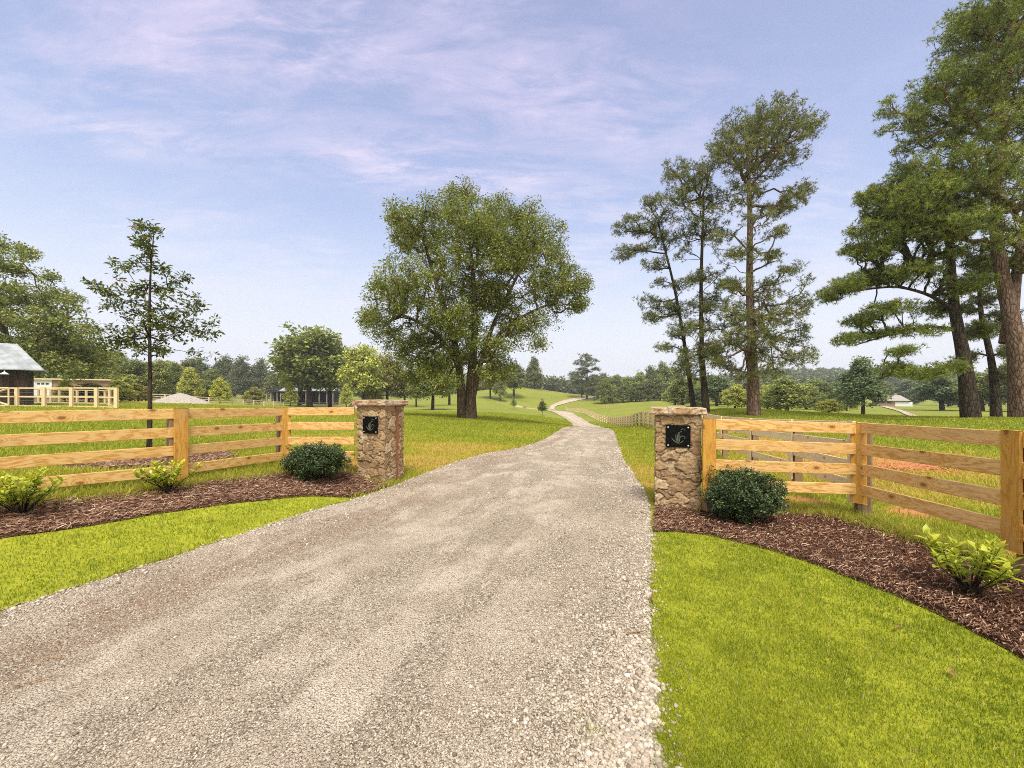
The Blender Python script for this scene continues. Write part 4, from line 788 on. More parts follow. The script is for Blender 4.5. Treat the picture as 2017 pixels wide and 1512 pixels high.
# prototypes for the background: 10 m tall, 8 m wide, then scaled per tree
def proto(kind, seed):
    rg = np.random.default_rng(seed)
    if kind == 'round':
        lobes = [(0, 0, 6.6, 3.0, 3.0, 2.6), (1.8, .6, 5.3, 2.1, 2.1, 1.8), (-1.9, -.4, 5.0, 2.1, 2.1, 1.9), (.3, -1.9, 5.0, 2, 2, 1.9), (0, 1.9, 5.2, 2, 2, 1.8), (.8, .3, 8.2, 1.6, 1.6, 1.4), (-1.2, 0, 7.6, 1.5, 1.5, 1.4), (-.5, -1.2, 3.4, 2.2, 2.2, 1.2), (1.6, 0, 3.6, 1.8, 1.8, 1.0)]
        st_ = [([(0, 0, -.2), (.1, 0, 3), (0, .1, 6), (.1, 0, 8)], [.32, .24, .14, .05], .25)]; n, per, cr, sz = 230, 42, .75, .42
    elif kind == 'bushy':
        lobes = [(0, 0, 4.8, 3.4, 3.4, 3.4), (1.9, 0, 3.2, 2.1, 2.1, 2.6), (-2, .3, 3.3, 2.0, 2.0, 2.7), (0, -2, 3, 2.1, 2.1, 2.6), (.3, 0, 8, 1.7, 1.7, 1.8), (-1, -.6, 7, 1.6, 1.6, 1.7), (1.2, -.5, 6.6, 1.6, 1.6, 1.5)]
        st_ = [([(0, 0, -.2), (0, .1, 3), (.1, 0, 8)], [.3, .2, .05], .1)]; n, per, cr, sz = 280, 42, .8, .42
    elif kind == 'tall':
        lobes = [(0, 0, 3.0, 3.2, 3.2, 1.8), (.3, 0, 4.8, 2.9, 2.9, 1.8), (-.4, 0, 6.4, 2.4, 2.4, 1.6), (.2, 0, 7.9, 1.7, 1.7, 1.4), (0, 0, 9.1, .9, .9, .9), (-1.9, -.5, 3.8, 1.6, 1.6, 1.2), (2.0, -.4, 4.2, 1.5, 1.5, 1.2), (1.4, -1, 6, 1.4, 1.4, 1)]
        st_ = [([(0, 0, -.2), (0, .1, 5), (0, 0, 9)], [.26, .15, .04], .12)]; n, per, cr, sz = 260, 40, .62, .36
    elif kind == 'pine':
        lobes = []
        for i in range(26):
            z = rg.uniform(2.6, 9.4); a = rg.uniform(0, 6.28); rr_ = (1.1 + 2.0 * math.sin(min(1, (10 - z) / 6) * 1.5)) * rg.uniform(.5, 1); lobes.append((math.cos(a) * rr_, math.sin(a) * rr_, z, 1.15, 1.15, .35))
        lobes += [(0, 0, 9.0, 1.3, 1.3, .8), (0, 0, 7.6, 1.9, 1.9, .7)]
        st_ = [([(0, 0, -.2), (.05, 0, 4), (0, 0, 9.3)], [.2, .14, .04], .2)]
        cl_ = sample_lobes(lobes, 240, rg); tubes, C_ = grow(st_, cl_, .014, rg, pathw=.5, up=.1)
        return limbs_mesh('trunk', tubes), needlemesh('crown', C_, 7, .42, .34, rg, .5, 6, .11)
    elif kind == 'sapling':
        lobes = [(0, 0, 8.6, .9, .9, 1.2), (0, 0, 6.8, 1.9, 1.9, 1.2), (.4, .2, 5.2, 2.6, 2.6, 1.1), (-.6, 0, 4.0, 2.8, 2.8, 1.0), (.9, 0, 3.2, 2.0, 2.0, .7)]
        st_ = [([(0, 0, -.2), (.05, 0, 4), (0, 0, 9)], [.14, .1, .03], .25)]; n, per, cr, sz = 130, 26, .55, .42
    cl_ = sample_lobes(lobes, n, rg, .4); tubes, C_ = grow(st_, cl_, .02, rg)
    return limbs_mesh('trunk', tubes), leafmesh('crown', C_, per, cr, sz, rg, .75, .1, .6, .2)
PROTO = {}
for k_, sds in (('round', (1, 2, 3)), ('bushy', (4, 5, 6)), ('tall', (7, 8)), ('pine', (9, 10)), ('sapling', (12, 13))):
    PROTO[k_] = [proto(k_, s_ * 7) for s_ in sds]
    for tm, cm in PROTO[k_]: tm.materials.append(M['darkbark']); cm.materials.append(M['far'])
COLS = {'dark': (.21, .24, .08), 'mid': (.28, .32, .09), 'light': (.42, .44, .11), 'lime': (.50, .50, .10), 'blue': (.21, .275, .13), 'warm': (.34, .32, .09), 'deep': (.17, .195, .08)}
def bgtree(kind, px, D, top, wpx, colr, label, name=None, group=None, cat=None):
    base = T(px, D); bpy_ = HY + (EYE - base.z) * F / D; h = max(1., (bpy_ - top) * D / F); wd = wpx * D / F
    i = random.randrange(len(PROTO[kind])); tm, cm = PROTO[kind][i]
    nm = name or {'round': 'broadleaf_tree', 'bushy': 'broadleaf_tree', 'tall': 'broadleaf_tree', 'pine': 'pine_tree', 'sapling': 'young_tree'}[kind]
    e = empty(nm, base, random.uniform(0, 6.28), label, cat or nm.replace('broadleaf_', '').replace('_', ' '), group)
    s = wd / (8.2 if kind in ('round', 'bushy') else 7.2 if kind == 'tall' else 6.6 if kind == 'pine' else 6.5); e.scale = (s, s, h / 9.9)
    a = link('trunk', tm, None, e); c = link('crown', cm, None, e)
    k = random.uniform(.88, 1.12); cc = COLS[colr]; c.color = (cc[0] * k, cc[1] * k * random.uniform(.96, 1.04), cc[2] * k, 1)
    return e
G1, G2, G3, G4 = 'trees behind the left pasture', 'trees on the far hill', 'trees along the far side of the right meadow', 'trees of the far wood at the end of the drive'
BG = [
 # left, behind barn and corral
 ('tall', 228, 95, 690, 80, 'mid', 'mid green tree left of the young oak, behind the low brick building', None, G1),
 ('round', 255, 92, 700, 70, 'dark', 'dark tree just left of the young oak trunk, behind the low brick building', None, G1),
 ('round', 150, 100, 665, 110, 'mid', 'leafy tree behind the brick building, right of the dark barn', None, G1),
 ('round', 90, 104, 640, 130, 'warm', 'broad tree rising right behind the barn roof', None, G1),
 ('bushy', 128, 56, 745, 34, 'lime', 'yellow green bush in front of the brick building, nearest its garage door', 'bush', G1),
 ('bushy', 175, 56, 752, 70, 'dark', 'low dark bush along the brick building wall', 'bush', G1),
 ('bushy', 232, 60, 748, 60, 'light', 'light green bush at the right end of the brick building', 'bush', G1),
 ('bushy', 272, 66, 755, 50, 'warm', 'brownish green bush left of the young oak trunk', 'bush', G1),
 ('round', 312, 95, 704, 60, 'mid', 'green tree directly right of the young oak trunk', None, G1),
 ('tall', 345, 105, 712, 50, 'dark', 'dark upright tree behind the gravel heap', None, G1),
 ('tall', 374, 88, 722, 52, 'light', 'yellowish tree right behind the gravel heap', None, G1),
 ('round', 408, 96, 745, 34, 'dark', 'small dark tree between two light ones right of the gravel heap', None, G1),
 ('tall', 434, 90, 744, 42, 'lime', 'small lime green tree right of the gravel heap', None, G1),
 ('bushy', 395, 220, 704, 70, 'deep', 'dark wooded tree at the left end of the far wood line', None, G1),
 ('bushy', 440, 225, 700, 64, 'deep', 'dark wood line tree second from its left end', None, G1),
 ('bushy', 478, 215, 702, 60, 'deep', 'dark wood line tree in the middle', None, G1),
 ('bushy', 512, 220, 706, 56, 'deep', 'dark wood line tree nearest the round tree over the shed', None, G1),
 ('bushy', 545, 210, 735, 60, 'dark', 'dark tree behind the open gable shelter', None, G1),
 ('round', 610, 112, 632, 160, 'mid', 'big round tree standing over the dark open shed', None, G1),
 ('round', 650, 118, 660, 100, 'mid', 'tree joining the right side of the big round tree', None, G1),
 ('bushy', 500, 120, 762, 44, 'warm', 'low shrub left of the open gable shelter', 'bush', G1),
 ('tall', 572, 108, 752, 32, 'light', 'small bright tree between shelter and shed', None, G1),
 ('round', 715, 105, 672, 100, 'light', 'bright green tree just above the left stone pillar', None, G1),
 ('tall', 682, 98, 755, 30, 'light', 'small bright tree left of the left stone pillar top', None, G1),
 ('round', 762, 115, 690, 80, 'warm', 'bright tree between the left pillar and the big spreading tree', None, G1),
 ('round', 797, 120, 722, 60, 'mid', 'small crowned tree right of the left pillar', None, G1),
 ('bushy', 735, 110, 752, 44, 'light', 'bushy light tree right above the left pillar cap', None, G1),
 ('round', 852, 85, 700, 95, 'dark', 'dark tree with low crown behind the left side of the big spreading tree', None, G1),
 ('round', 820, 110, 735, 46, 'mid', 'small tree left of the low dark crown behind the big spreading tree', None, G1),
 ('round', 885, 120, 700, 70, 'mid', 'tree seen past the left side of the three joined trunks', None, G1),
 ('bushy', 640, 200, 745, 80, 'dark', 'dark far tree behind the open shed', None, G1),
 ('bushy', 720, 230, 748, 70, 'dark', 'dark far tree behind the bright trees by the left pillar', None, G1),
 ('bushy', 790, 240, 752, 70, 'mid', 'far tree in the gap right of the left pillar', None, G1),
 ('bushy', 860, 260, 752, 70, 'mid', 'far tree low behind the big spreading tree', None, G1),
 ('round', 60, 98, 690, 120, 'mid', 'green tree directly behind the right end of the barn roof', None, G1),
 ('round', 195, 100, 680, 100, 'mid', 'leafy tree at the foot of the tall airy tree, above the brick building', None, G1),
 ('bushy', 285, 110, 712, 90, 'dark', 'dark tree behind the young oak trunk', None, G1),
 ('round', 330, 120, 708, 80, 'warm', 'olive tree behind the left half of the gravel heap', None, G1),
 ('bushy', 375, 140, 706, 80, 'dark', 'dark tree behind the yellowish tree at the gravel heap', None, G1),
 ('bushy', 420, 150, 728, 70, 'mid', 'mid green tree behind the small lime green tree', None, G1),
 ('bushy', 240, 90, 728, 80, 'light', 'bright leafy tree just left of the young oak trunk', None, G1),
 ('round', 590, 125, 668, 110, 'mid', 'tree filling the left side of the big round tree', None, G1),
 # far hill
 ('round', 966, 190, 712, 52, 'warm', 'tree on the hill just right of the three joined trunks', None, G2),
 ('tall', 985, 185, 722, 34, 'mid', 'slender tree on the hill between two fuller ones', None, G2),
 ('round', 1012, 200, 710, 56, 'dark', 'full crowned tree in the middle of the hill row', None, G2),
 ('tall', 1053, 235, 702, 42, 'dark', 'rightmost tree of the hill row, on the hill crest', None, G2),
 ('bushy', 1030, 245, 735, 30, 'mid', 'low tree filling the hill row next to the crest tree', None, G2),
 ('sapling', 1012, 105, 780, 16, 'mid', 'tiny sapling on the slope below the hill row', None, G2),
 ('sapling', 1068, 84, 784, 24, 'deep', 'small dark sapling beside the driveway fork', None, G2),
 ('pine', 1156, 212, 695, 66, 'deep', 'tallest dark pine where the far track crests', None, G2),
 ('pine', 1146, 216, 722, 44, 'deep', 'shorter dark pine left of the tallest one at the far crest', None, G2),
 ('pine', 1170, 205, 738, 36, 'deep', 'shortest dark pine right of the tallest one at the far crest', None, G2),
 ('bushy', 1189, 200, 778, 10, 'dark', 'small round shrub right of the crest pines, nearest them', 'bush', G2),
 ('bushy', 1201, 198, 776, 11, 'dark', 'small round shrub right of the crest pines, farther from them', 'bush', G2),
]
# far wood at the end of the drive
wood = [(1190, 745, 40), (1212, 738, 42), (1236, 741, 44), (1258, 730, 46), (1284, 720, 52), (1308, 712, 54), (1330, 722, 50), (1206, 760, 40), (1228, 758, 42), (1252, 754, 46), (1276, 748, 50), (1300, 742, 52)]
desc = ['leftmost tree of the far wood, beside the crest pines', 'second tree of the far wood skyline from the crest pines', 'third tree of the far wood skyline from the crest pines', 'tree of the far wood skyline where it starts to rise', 'high tree of the far wood skyline left of the right pillar', 'highest tree of the far wood skyline, above the right pillar cap', 'far wood tree behind the leaning slender pine',
        'front tree of the far wood nearest the crest pines', 'second front tree of the far wood', 'middle front tree of the far wood', 'front tree of the far wood left of the right pillar cap', 'front tree of the far wood above the right pillar cap']
for (p, tp, wd), dsc in zip(wood, desc): BG.append(('bushy', p, 230 if tp < 742 and p < 1310 or tp < 740 else 190, tp, wd, random.choice(['dark', 'mid', 'dark']), dsc, None, G4))
BG += [
 ('round', 1345, 110, 742, 70, 'mid', 'green tree behind the slender leaning pine trunk', None, G3),
 ('bushy', 1372, 95, 762, 50, 'blue', 'low tree between the two thin pine trunks', None, G3),
 ('round', 1412, 105, 738, 76, 'blue', 'bluish green tree right of the middle pine trunk', None, G3),
 ('bushy', 1448, 85, 755, 60, 'light', 'light green tree left of the thick pine trunk', None, G3),
 ('bushy', 1512, 88, 756, 50, 'light', 'light green tree right of the thick pine trunk', None, G3),
 ('bushy', 1550, 78, 742, 100, 'mid', 'broad dense green tree right of the thick pine trunk', None, G3),
 ('round', 1612, 115, 752, 70, 'dark', 'darker tree between the broad dense tree and the tall grey green one', None, G3),
 ('bushy', 1633, 72, 786, 52, 'lime', 'low lime green bush at the meadow edge', 'bush', G3),
 ('tall', 1700, 70, 700, 96, 'blue', 'tall grey green tree left of the distant house', None, G3),
 ('bushy', 1668, 95, 765, 40, 'mid', 'low tree tucked left of the tall grey green tree', None, G3),
 ('bushy', 1480, 130, 748, 70, 'dark', 'dark tree hidden behind the thick pine trunk', None, G3),
 ('round', 1856, 95, 738, 116, 'blue', 'wide spreading tree right of the distant house', None, G3),
 ('bushy', 1790, 200, 748, 60, 'blue', 'tree behind the roof of the distant house', None, G3),
 ('bushy', 1742, 210, 752, 50, 'dark', 'dark tree behind the left end of the distant house', None, G3),
 ('round', 1935, 85, 730, 100, 'mid', 'tree behind the gap between the big pine trunks', None, G3),
 ('round', 2005, 80, 700, 110, 'dark', 'dark tree behind the huge reddish pine trunk', None, G3),
 ('bushy', 1890, 130, 755, 80, 'dark', 'low dark tree behind the pine with the long bare limbs', None, G3),
 ('bushy', 1330, 140, 752, 60, 'mid', 'low tree just right of the right pillar cap', None, G3),
 ('bushy', 1390, 140, 748, 70, 'light', 'sunny low tree seen between the thin pine trunks', None, G3),
 ('bushy', 1428, 150, 744, 64, 'dark', 'tree behind the light green tree left of the thick trunk', None, G3),
 ('round', 1530, 140, 740, 80, 'dark', 'tall dark tree rising behind the broad dense tree', None, G3),
 ('bushy', 1588, 100, 756, 70, 'mid', 'green tree against the right side of the broad dense tree', None, G3),
 ('bushy', 1648, 140, 752, 60, 'blue', 'hazy tree left of the tall grey green tree', None, G3),
 ('bushy', 1600, 160, 746, 80, 'mid', 'hazy tree filling the middle of the right tree line', None, G3),
 ('bushy', 1500, 170, 748, 80, 'blue', 'hazy tree farthest behind the thick pine trunk', None, G3),
 ('bushy', 1870, 170, 746, 80, 'mid', 'hazy tree behind the wide spreading tree', None, G3),
 ('bushy', 1950, 150, 742, 90, 'blue', 'hazy tree farthest behind the big pine trunks', None, G3),
 ('bushy', 2080, 90, 700, 130, 'mid', 'tree beyond the huge pine, outermost on the right', None, G3),
]
for b in BG:
    kind, px, D, top, wpx, colr, label, nm, grp = b; bgtree(kind, px, D, top, wpx, colr, label, nm, grp)
# far-off wood that reads as one mass: crowns of leaves over the distant ridges
def wood_mass(label, items, colr, seed):
    rg = np.random.default_rng(seed); cs = []; rs = []
    for (p0, p1, D0, D1, n, hh) in items:
        px = rg.uniform(p0, p1, n); D = rg.uniform(D0, D1, n); X = (px - CX) * D / F; H = hh * rg.uniform(.75, 1.2, n); Z = tz(X, D)
        for i in range(n):
            m = 16; a = rg.normal(0, 1, (m, 3)); a /= np.linalg.norm(a, axis=1)[:, None]
            cs.append(np.stack([X[i] + a[:, 0] * H[i] * .36, D[i] + a[:, 1] * H[i] * .36, Z[i] + H[i] * .55 + a[:, 2] * H[i] * .42], -1))
    me = leafmesh('forest', np.vstack(cs), 20, 2.3, 1.9, rg, .8, 0, .7, .2)
    o = link('forest', me, M['far']); o.color = (*colr, 1); tag(o, label, 'forest', kind='stuff')
wood_mass('far-off dark wood behind the hill and the drive', [(930, 1340, 300, 420, 300, 15), (300, 930, 320, 420, 330, 16), (-250, 300, 200, 330, 260, 17)], (.17, .19, .085), 3)
wood_mass('far-off wooded ridge behind the right meadow', [(1340, 2250, 330, 470, 420, 13), (1480, 1780, 560, 640, 260, 14), (1780, 2300, 500, 620, 200, 14)], (.17, .20, .10), 4)

# shrubs in the beds
def shrub_dense(px, py, wd, h, label, seed):
    x, y = hit(px, py); x *= (y + wd * .42) / y; y += wd * .42; rg = np.random.default_rng(seed); base = Vector((x * (1 + .0), y, float(tz(x, y)) + .02)); e = empty('round_shrub', base, 0, label, 'shrub')
    n = 900; d = rg.normal(0, 1, (n, 3)); d /= np.linalg.norm(d, axis=1)[:, None]; r = rg.uniform(.06, 1, n) ** .4 * (1 + .12 * np.sin(d[:, 0] * 5 + seed) * np.cos(d[:, 2] * 4 + seed) + .10 * np.sin(d[:, 1] * 7 + d[:, 2] * 6) + .07 * np.sin(d[:, 0] * 13 + d[:, 2] * 11)) * np.where(rg.uniform(0, 1, n) < .05, 1.14, 1)
    C_ = d * r[:, None] * [wd / 2, wd / 2, h * .5] + [0, 0, h * .53]; C_ = C_[C_[:, 2] > .04 * h]
    st_ = [([(0, 0, -.03), (.0, .0, .1), (0, 0, .25)], [.03, .025, .012], .3)]
    tubes, C2 = grow(st_, C_, .0016, rg, pathw=.3)
    link('stem', limbs_mesh('stem', tubes), M['darkbark'], e)
    link('foliage', leafmesh('foliage', C2, 36, .055, .026, rg, 1, -.2, .6, .22), M['holly'], e)
shrub_dense(625, 962, 1.0, .54, 'round dark green shrub beside the left stone pillar', 3)
shrub_dense(1462, 1046, .93, .60, 'round dark green shrub in front of the right stone pillar', 4)
def shrub_open(px, py, wd, h, nst, label, seed, lf=.07):
    x, y = hit(px, py); rg = np.random.default_rng(seed); base = Vector((x, y + .02, float(tz(x, y)) + .015)); e = empty('leafy_shrub', base, 0, label, 'shrub')
    tubes = []; LV = []; LF = []; tn = []
    for i in range(nst):
        a = rg.uniform(0, 6.28); out = rg.uniform(.15, 1) ** .7 * wd * .5; hh = h * rg.uniform(.7, 1.05) * (1 - .3 * (out / (wd * .5)) ** 2)
        P = np.array([(0, 0, -.02), (math.cos(a) * out * .35, math.sin(a) * out * .35, hh * .35), (math.cos(a) * out * .75, math.sin(a) * out * .75, hh * .7), (math.cos(a) * out, math.sin(a) * out, hh)]) + rg.normal(0, .008, (4, 3))
        tubes.append((P, [.0055, .0045, .003, .002], 5))
        nl = rg.integers(13, 20)
        for k in range(nl):
            q = .34 + .66 * ((k + rg.uniform(0, 1)) / nl) ** .7; q = min(q, 1); f_ = q * 3; j = min(int(f_), 2); c = P[j] + (P[j + 1] - P[j]) * (f_ - j)
            la = k * 2.4 + rg.uniform(-.4, .4); el = rg.uniform(.05, .8) + .5 * (q > .85); d = np.array([math.cos(la) * math.cos(el), math.sin(la) * math.cos(el), math.sin(el)])
            b = np.cross(d, [0, 0, 1]); b /= np.linalg.norm(b) + 1e-9; nn = np.cross(b, d); s = lf * rg.uniform(.6, 1.2) * (.75 if q > .93 else 1); wv = s * .27
            B = len(LV); dr = -nn * s * .12
            LV += [c, c + d * s * .3 + b * wv * .8 + nn * s * .05, c + d * s * .3 - b * wv * .8 + nn * s * .05, c + d * s * .3, c + d * s * .65 + b * wv * .8 + nn * s * .03, c + d * s * .65 - b * wv * .8 + nn * s * .03, c + d * s * .65, c + d * s + dr]
            LF += [(B, B + 3, B + 1), (B, B + 2, B + 3), (B + 1, B + 3, B + 6), (B + 1, B + 6, B + 4), (B + 3, B + 2, B + 5), (B + 3, B + 5, B + 6), (B + 4, B + 6, B + 7), (B + 6, B + 5, B + 7)]
            tn += [np.clip(.22 + .62 * q * hh / h + rg.normal(0, .13), 0, 1)] * 8
    link('stem', limbs_mesh('stem', tubes), M['darkbark'], e)
    link('foliage', npmesh('foliage', LV, LF, {'tone': tn}), M['lime'], e)
shrub_open(1915, 1178, 0.64, .53, 23, 'yellow green leafy shrub in the right mulch bed', 51, .09)
shrub_open(330, 974, .72, .44, 30, 'yellow green leafy shrub beside the fence post in the left bed', 52, .085)
shrub_open(40, 1018, .74, .50, 32, 'yellow green leafy shrub at the left edge of the photo', 53, .09)

# weeds and long grass along the fence lines and the bed edges
xs = []; ys = []
for pl_, n in (([(2.6, 5.75), (4.56, 5.6), (4.5, 3.8)], 900), ([(-2.9, 7.8), (-4.14, 7.75), (-4.74, 6.1), (-6.2, 4.5)], 1400), (BED_R_FAR[3:], 1100), (BED_L_FAR[:9], 1100)):
    pl_ = np.array(pl_, float); s = np.r_[0, np.cumsum(np.hypot(*np.diff(pl_, axis=0).T))]; q = rng.uniform(0, s[-1], n)
    xs.append(np.interp(q, s, pl_[:, 0]) + rng.normal(0, .12, n)); ys.append(np.interp(q, s, pl_[:, 1]) + rng.normal(0, .12, n))
x = np.repeat(np.concatenate(xs), 5) ; y = np.repeat(np.concatenate(ys), 5); x = x + rng.normal(0, .02, len(x)); y = y + rng.normal(0, .02, len(y)); k = ~inpoly(x, y, ROADP); x, y = x[k], y[k]
tag(blades('grass', x, y, rng.uniform(.04, .13, len(x)), rng.uniform(.003, .006, len(x)), np.clip(rng.normal(.5, .25, len(x)), 0, 1), 1.2, M['field_blade'], .015), 'longer tufts of grass along the fences and bed edges', 'grass', kind='stuff')

# bare clay clods behind the right fence
def clods(px, py, ax_, ay_, n, smin, smax, label):
    cx_, cy_ = hit(px, py); rg = rng; x = cx_ + rg.normal(0, ax_, n); y = cy_ + rg.normal(0, ay_, n); e = np.exp(-((x - cx_) / ax_ / 1.5) ** 2 - ((y - cy_) / ay_ / 1.5) ** 2)
    s = rg.uniform(smin, smax, n); z = tz(x, y) + e * .05
    tag(link('clay_soil', rocks(x, y, z, s, rg.uniform(0, 1, n), 'clay_soil', .45), M['soil']), label, 'soil', kind='stuff')
clods(1790, 922, .55, .35, 900, .012, .05, 'red clay clods heaped behind the right fence')

# twigs lying on the gravel
def twig(px, py, ang, L, r, label):
    x, y = hit(px, py); z = float(tz(x, y)) + .018 + r; P = [(i / 5 * L * math.cos(ang) + random.uniform(-.006, .006), i / 5 * L * math.sin(ang) + random.uniform(-.006, .006), random.uniform(-.002, .004)) for i in range(6)]
    o = link('twig', limbs_mesh('twig', [(np.array(P), [r, r * .95, r, r * .85, r * .8, r * .4], 6)]), M['twig']); o.location = (x, y, z); tag(o, label, 'twig')
M['twig'] = plain('dry twig', (.30, .19, .09), .8, .25, 30)
twig(1237, 1254, .25, .14, .005, 'short pale twig on the gravel near the right lawn edge'); twig(1092, 1193, .1, .09, .003, 'small twig lying on the gravel in mid driveway')
twig(22, 1360, .6, .2, .004, 'thin dark twig on the gravel at the lower left'); twig(90, 1300, -.1, .16, .0025, 'very thin twig on the gravel below the left lawn edge')

M['deadleaf'] = plain('dry leaf', (.22, .13, .05), .8, .3, 40)
def fallen(px, py, sz, ang, label):
    x, y = hit(px, py); z = float(tz(x, y)) + .03; c, s_ = math.cos(ang), math.sin(ang); vs = []
    for q, w_, h_ in ((-.5, 0, .0), (-.2, .2, .012), (.15, .24, .006), (.5, 0, .014)):
        for sd in (-1, 0, 1): vs.append(((q * c - sd * w_ * s_) * sz, (q * s_ + sd * w_ * c) * sz, h_ + abs(sd) * .008 * (w_ > 0)))
    fs_ = [(i * 3 + j, i * 3 + j + 1, i * 3 + j + 4, i * 3 + j + 3) for i in range(3) for j in range(2)]
    o = MB().add(vs, fs_).build('fallen_leaf', M['deadleaf']); o.location = (x, y, z); tag(o, label, 'leaf')
fallen(1768, 1247, .055, .4, 'dark dry leaf lying on the right lawn near the mulch edge'); fallen(1874, 1337, .07, 1.1, 'larger dry leaf on the right lawn, lowest toward the corner')
fallen(1448, 1078, .07, .2, 'dry leaf on the right lawn below the round shrub'); fallen(1283, 1188, .06, 2.0, 'dry leaf at the edge where gravel meets the right lawn'); fallen(880, 1012, .05, .7, 'dry leaf on the gravel between the two pillars')
px_ = rng.uniform(-1, 1, 90); x0, y0 = hit(1165, 1440); x = x0 + rng.normal(0, .06, 90); y = y0 + rng.normal(0, .05, 90)
tag(blades('grass', x, y, rng.uniform(.015, .04, 90), rng.uniform(.0015, .003, 90), rng.uniform(.1, .6, 90), 1.0, M['field_blade'], .01), 'sparse weeds sprouting in the gravel at the bottom', 'grass', kind='stuff')

# ------------------------------------------------------------------ gravel heaps
def heap(px, D, wd, h, label, seed):
    rg = np.random.default_rng(seed); b = T(px, D); n, m = 48, 16; vs = []
    for j in range(m + 1):
        q = j / m; rr_ = (1 - q) * wd / 2
        for i in range(n):
            a = 2 * math.pi * i / n; k = 1 + .10 * mn.noise((math.cos(a) * 2, math.sin(a) * 2, seed)) + .05 * mn.noise((math.cos(a) * 9, math.sin(a) * 9, q * 5))
            z = h * (1 - (1 - q) ** 1.25) * (1 + .05 * mn.noise((math.cos(a) * 3 * (1 - q), math.sin(a) * 3 * (1 - q), 5))) if q < .8 else h * (.87 + .13 * (q - .8) / .2) 
            vs.append((math.cos(a) * rr_ * k, math.sin(a) * rr_ * k * .8, z - .06))
    ids_ = np.arange(n * (m + 1)).reshape(m + 1, n); fs_ = np.stack([ids_[:-1], np.roll(ids_, -1, 1)[:-1], np.roll(ids_, -1, 1)[1:], ids_[1:]], -1).reshape(-1, 4)
    o = link('gravel_heap', npmesh('gravel_heap', vs, fs_, None, True), M['heap']); o.location = b; tag(o, label, 'gravel heap')
t = mat('heaped stone'); n = t.noise(t.obj, 5, 8, .8); M['heap'] = bsdf(t, t.ramp(n, [(.35, (.24, .20, .17)), (.5, (.42, .37, .32)), (.65, (.56, .51, .45))]), .95, n, .9, .15, .1)
heap(355, 60, 7.6, 1.55, 'long grey gravel heap behind the left fence', 2)
heap(697, 100, 3.4, 1.7, 'small pale heap beside the left stone pillar top', 9)

# ------------------------------------------------------------------ buildings
t = mat('metal roof'); wv = t.new('ShaderNodeTexWave'); wv.inputs['Scale'].default_value = .52; wv.inputs['Distortion'].default_value = 0; wv.wave_profile = 'SAW'; t.l.new(t.obj, wv.inputs[0])
n = t.noise(t.mapping(t.obj, (1, 1, .3)), 1.2, 5, .6)
M['roof'] = bsdf(t, t.mix(t.maprange(n, .35, .65), (.24, .26, .265), (.38, .40, .40)), .5, None, spec=.4)
def m_boards(name, a, b, sc): 
    t = mat(name); n = t.noise(t.mapping(t.obj, (sc, sc, .6)), 1.0, 4, .6); return bsdf(t, t.mix(t.maprange(n, .35, .65), a, b), .85, n, .4, .02, .2)
M['barn'] = m_boards('dark stained boards', (.028, .018, .012), (.065, .042, .028), 5)
M['white'] = plain('white paint', (.75, .75, .73), .5, .05, 3)
M['glass'] = plain('dark glass', (.03, .035, .04), .15, .1, 3, spec=.6)
M['shingle'] = plain('grey shingles', (.33, .30, .27), .9, .15, 4)
M['lampm'] = plain('white enamel', (.8, .8, .78), .3, .05, 5)
t = mat('brick'); bk = t.new('ShaderNodeTexBrick'); bk.inputs['Scale'].default_value = 4.5; t.l.new(t.mapping(t.obj, rot=(R(90), 0, 0)), bk.inputs[0])
bk.inputs['Color1'].default_value = (.26, .15, .10, 1); bk.inputs['Color2'].default_value = (.34, .21, .14, 1); bk.inputs['Mortar'].default_value = (.4, .35, .3, 1); M['brick'] = bsdf(t, bk.outputs[0], .9)
M['shed'] = plain('dark shed boards', (.03, .03, .03), .9, .3, 3)
M['grayboard'] = m_boards('grey boards', (.2, .17, .15), (.36, .31, .27), 2)

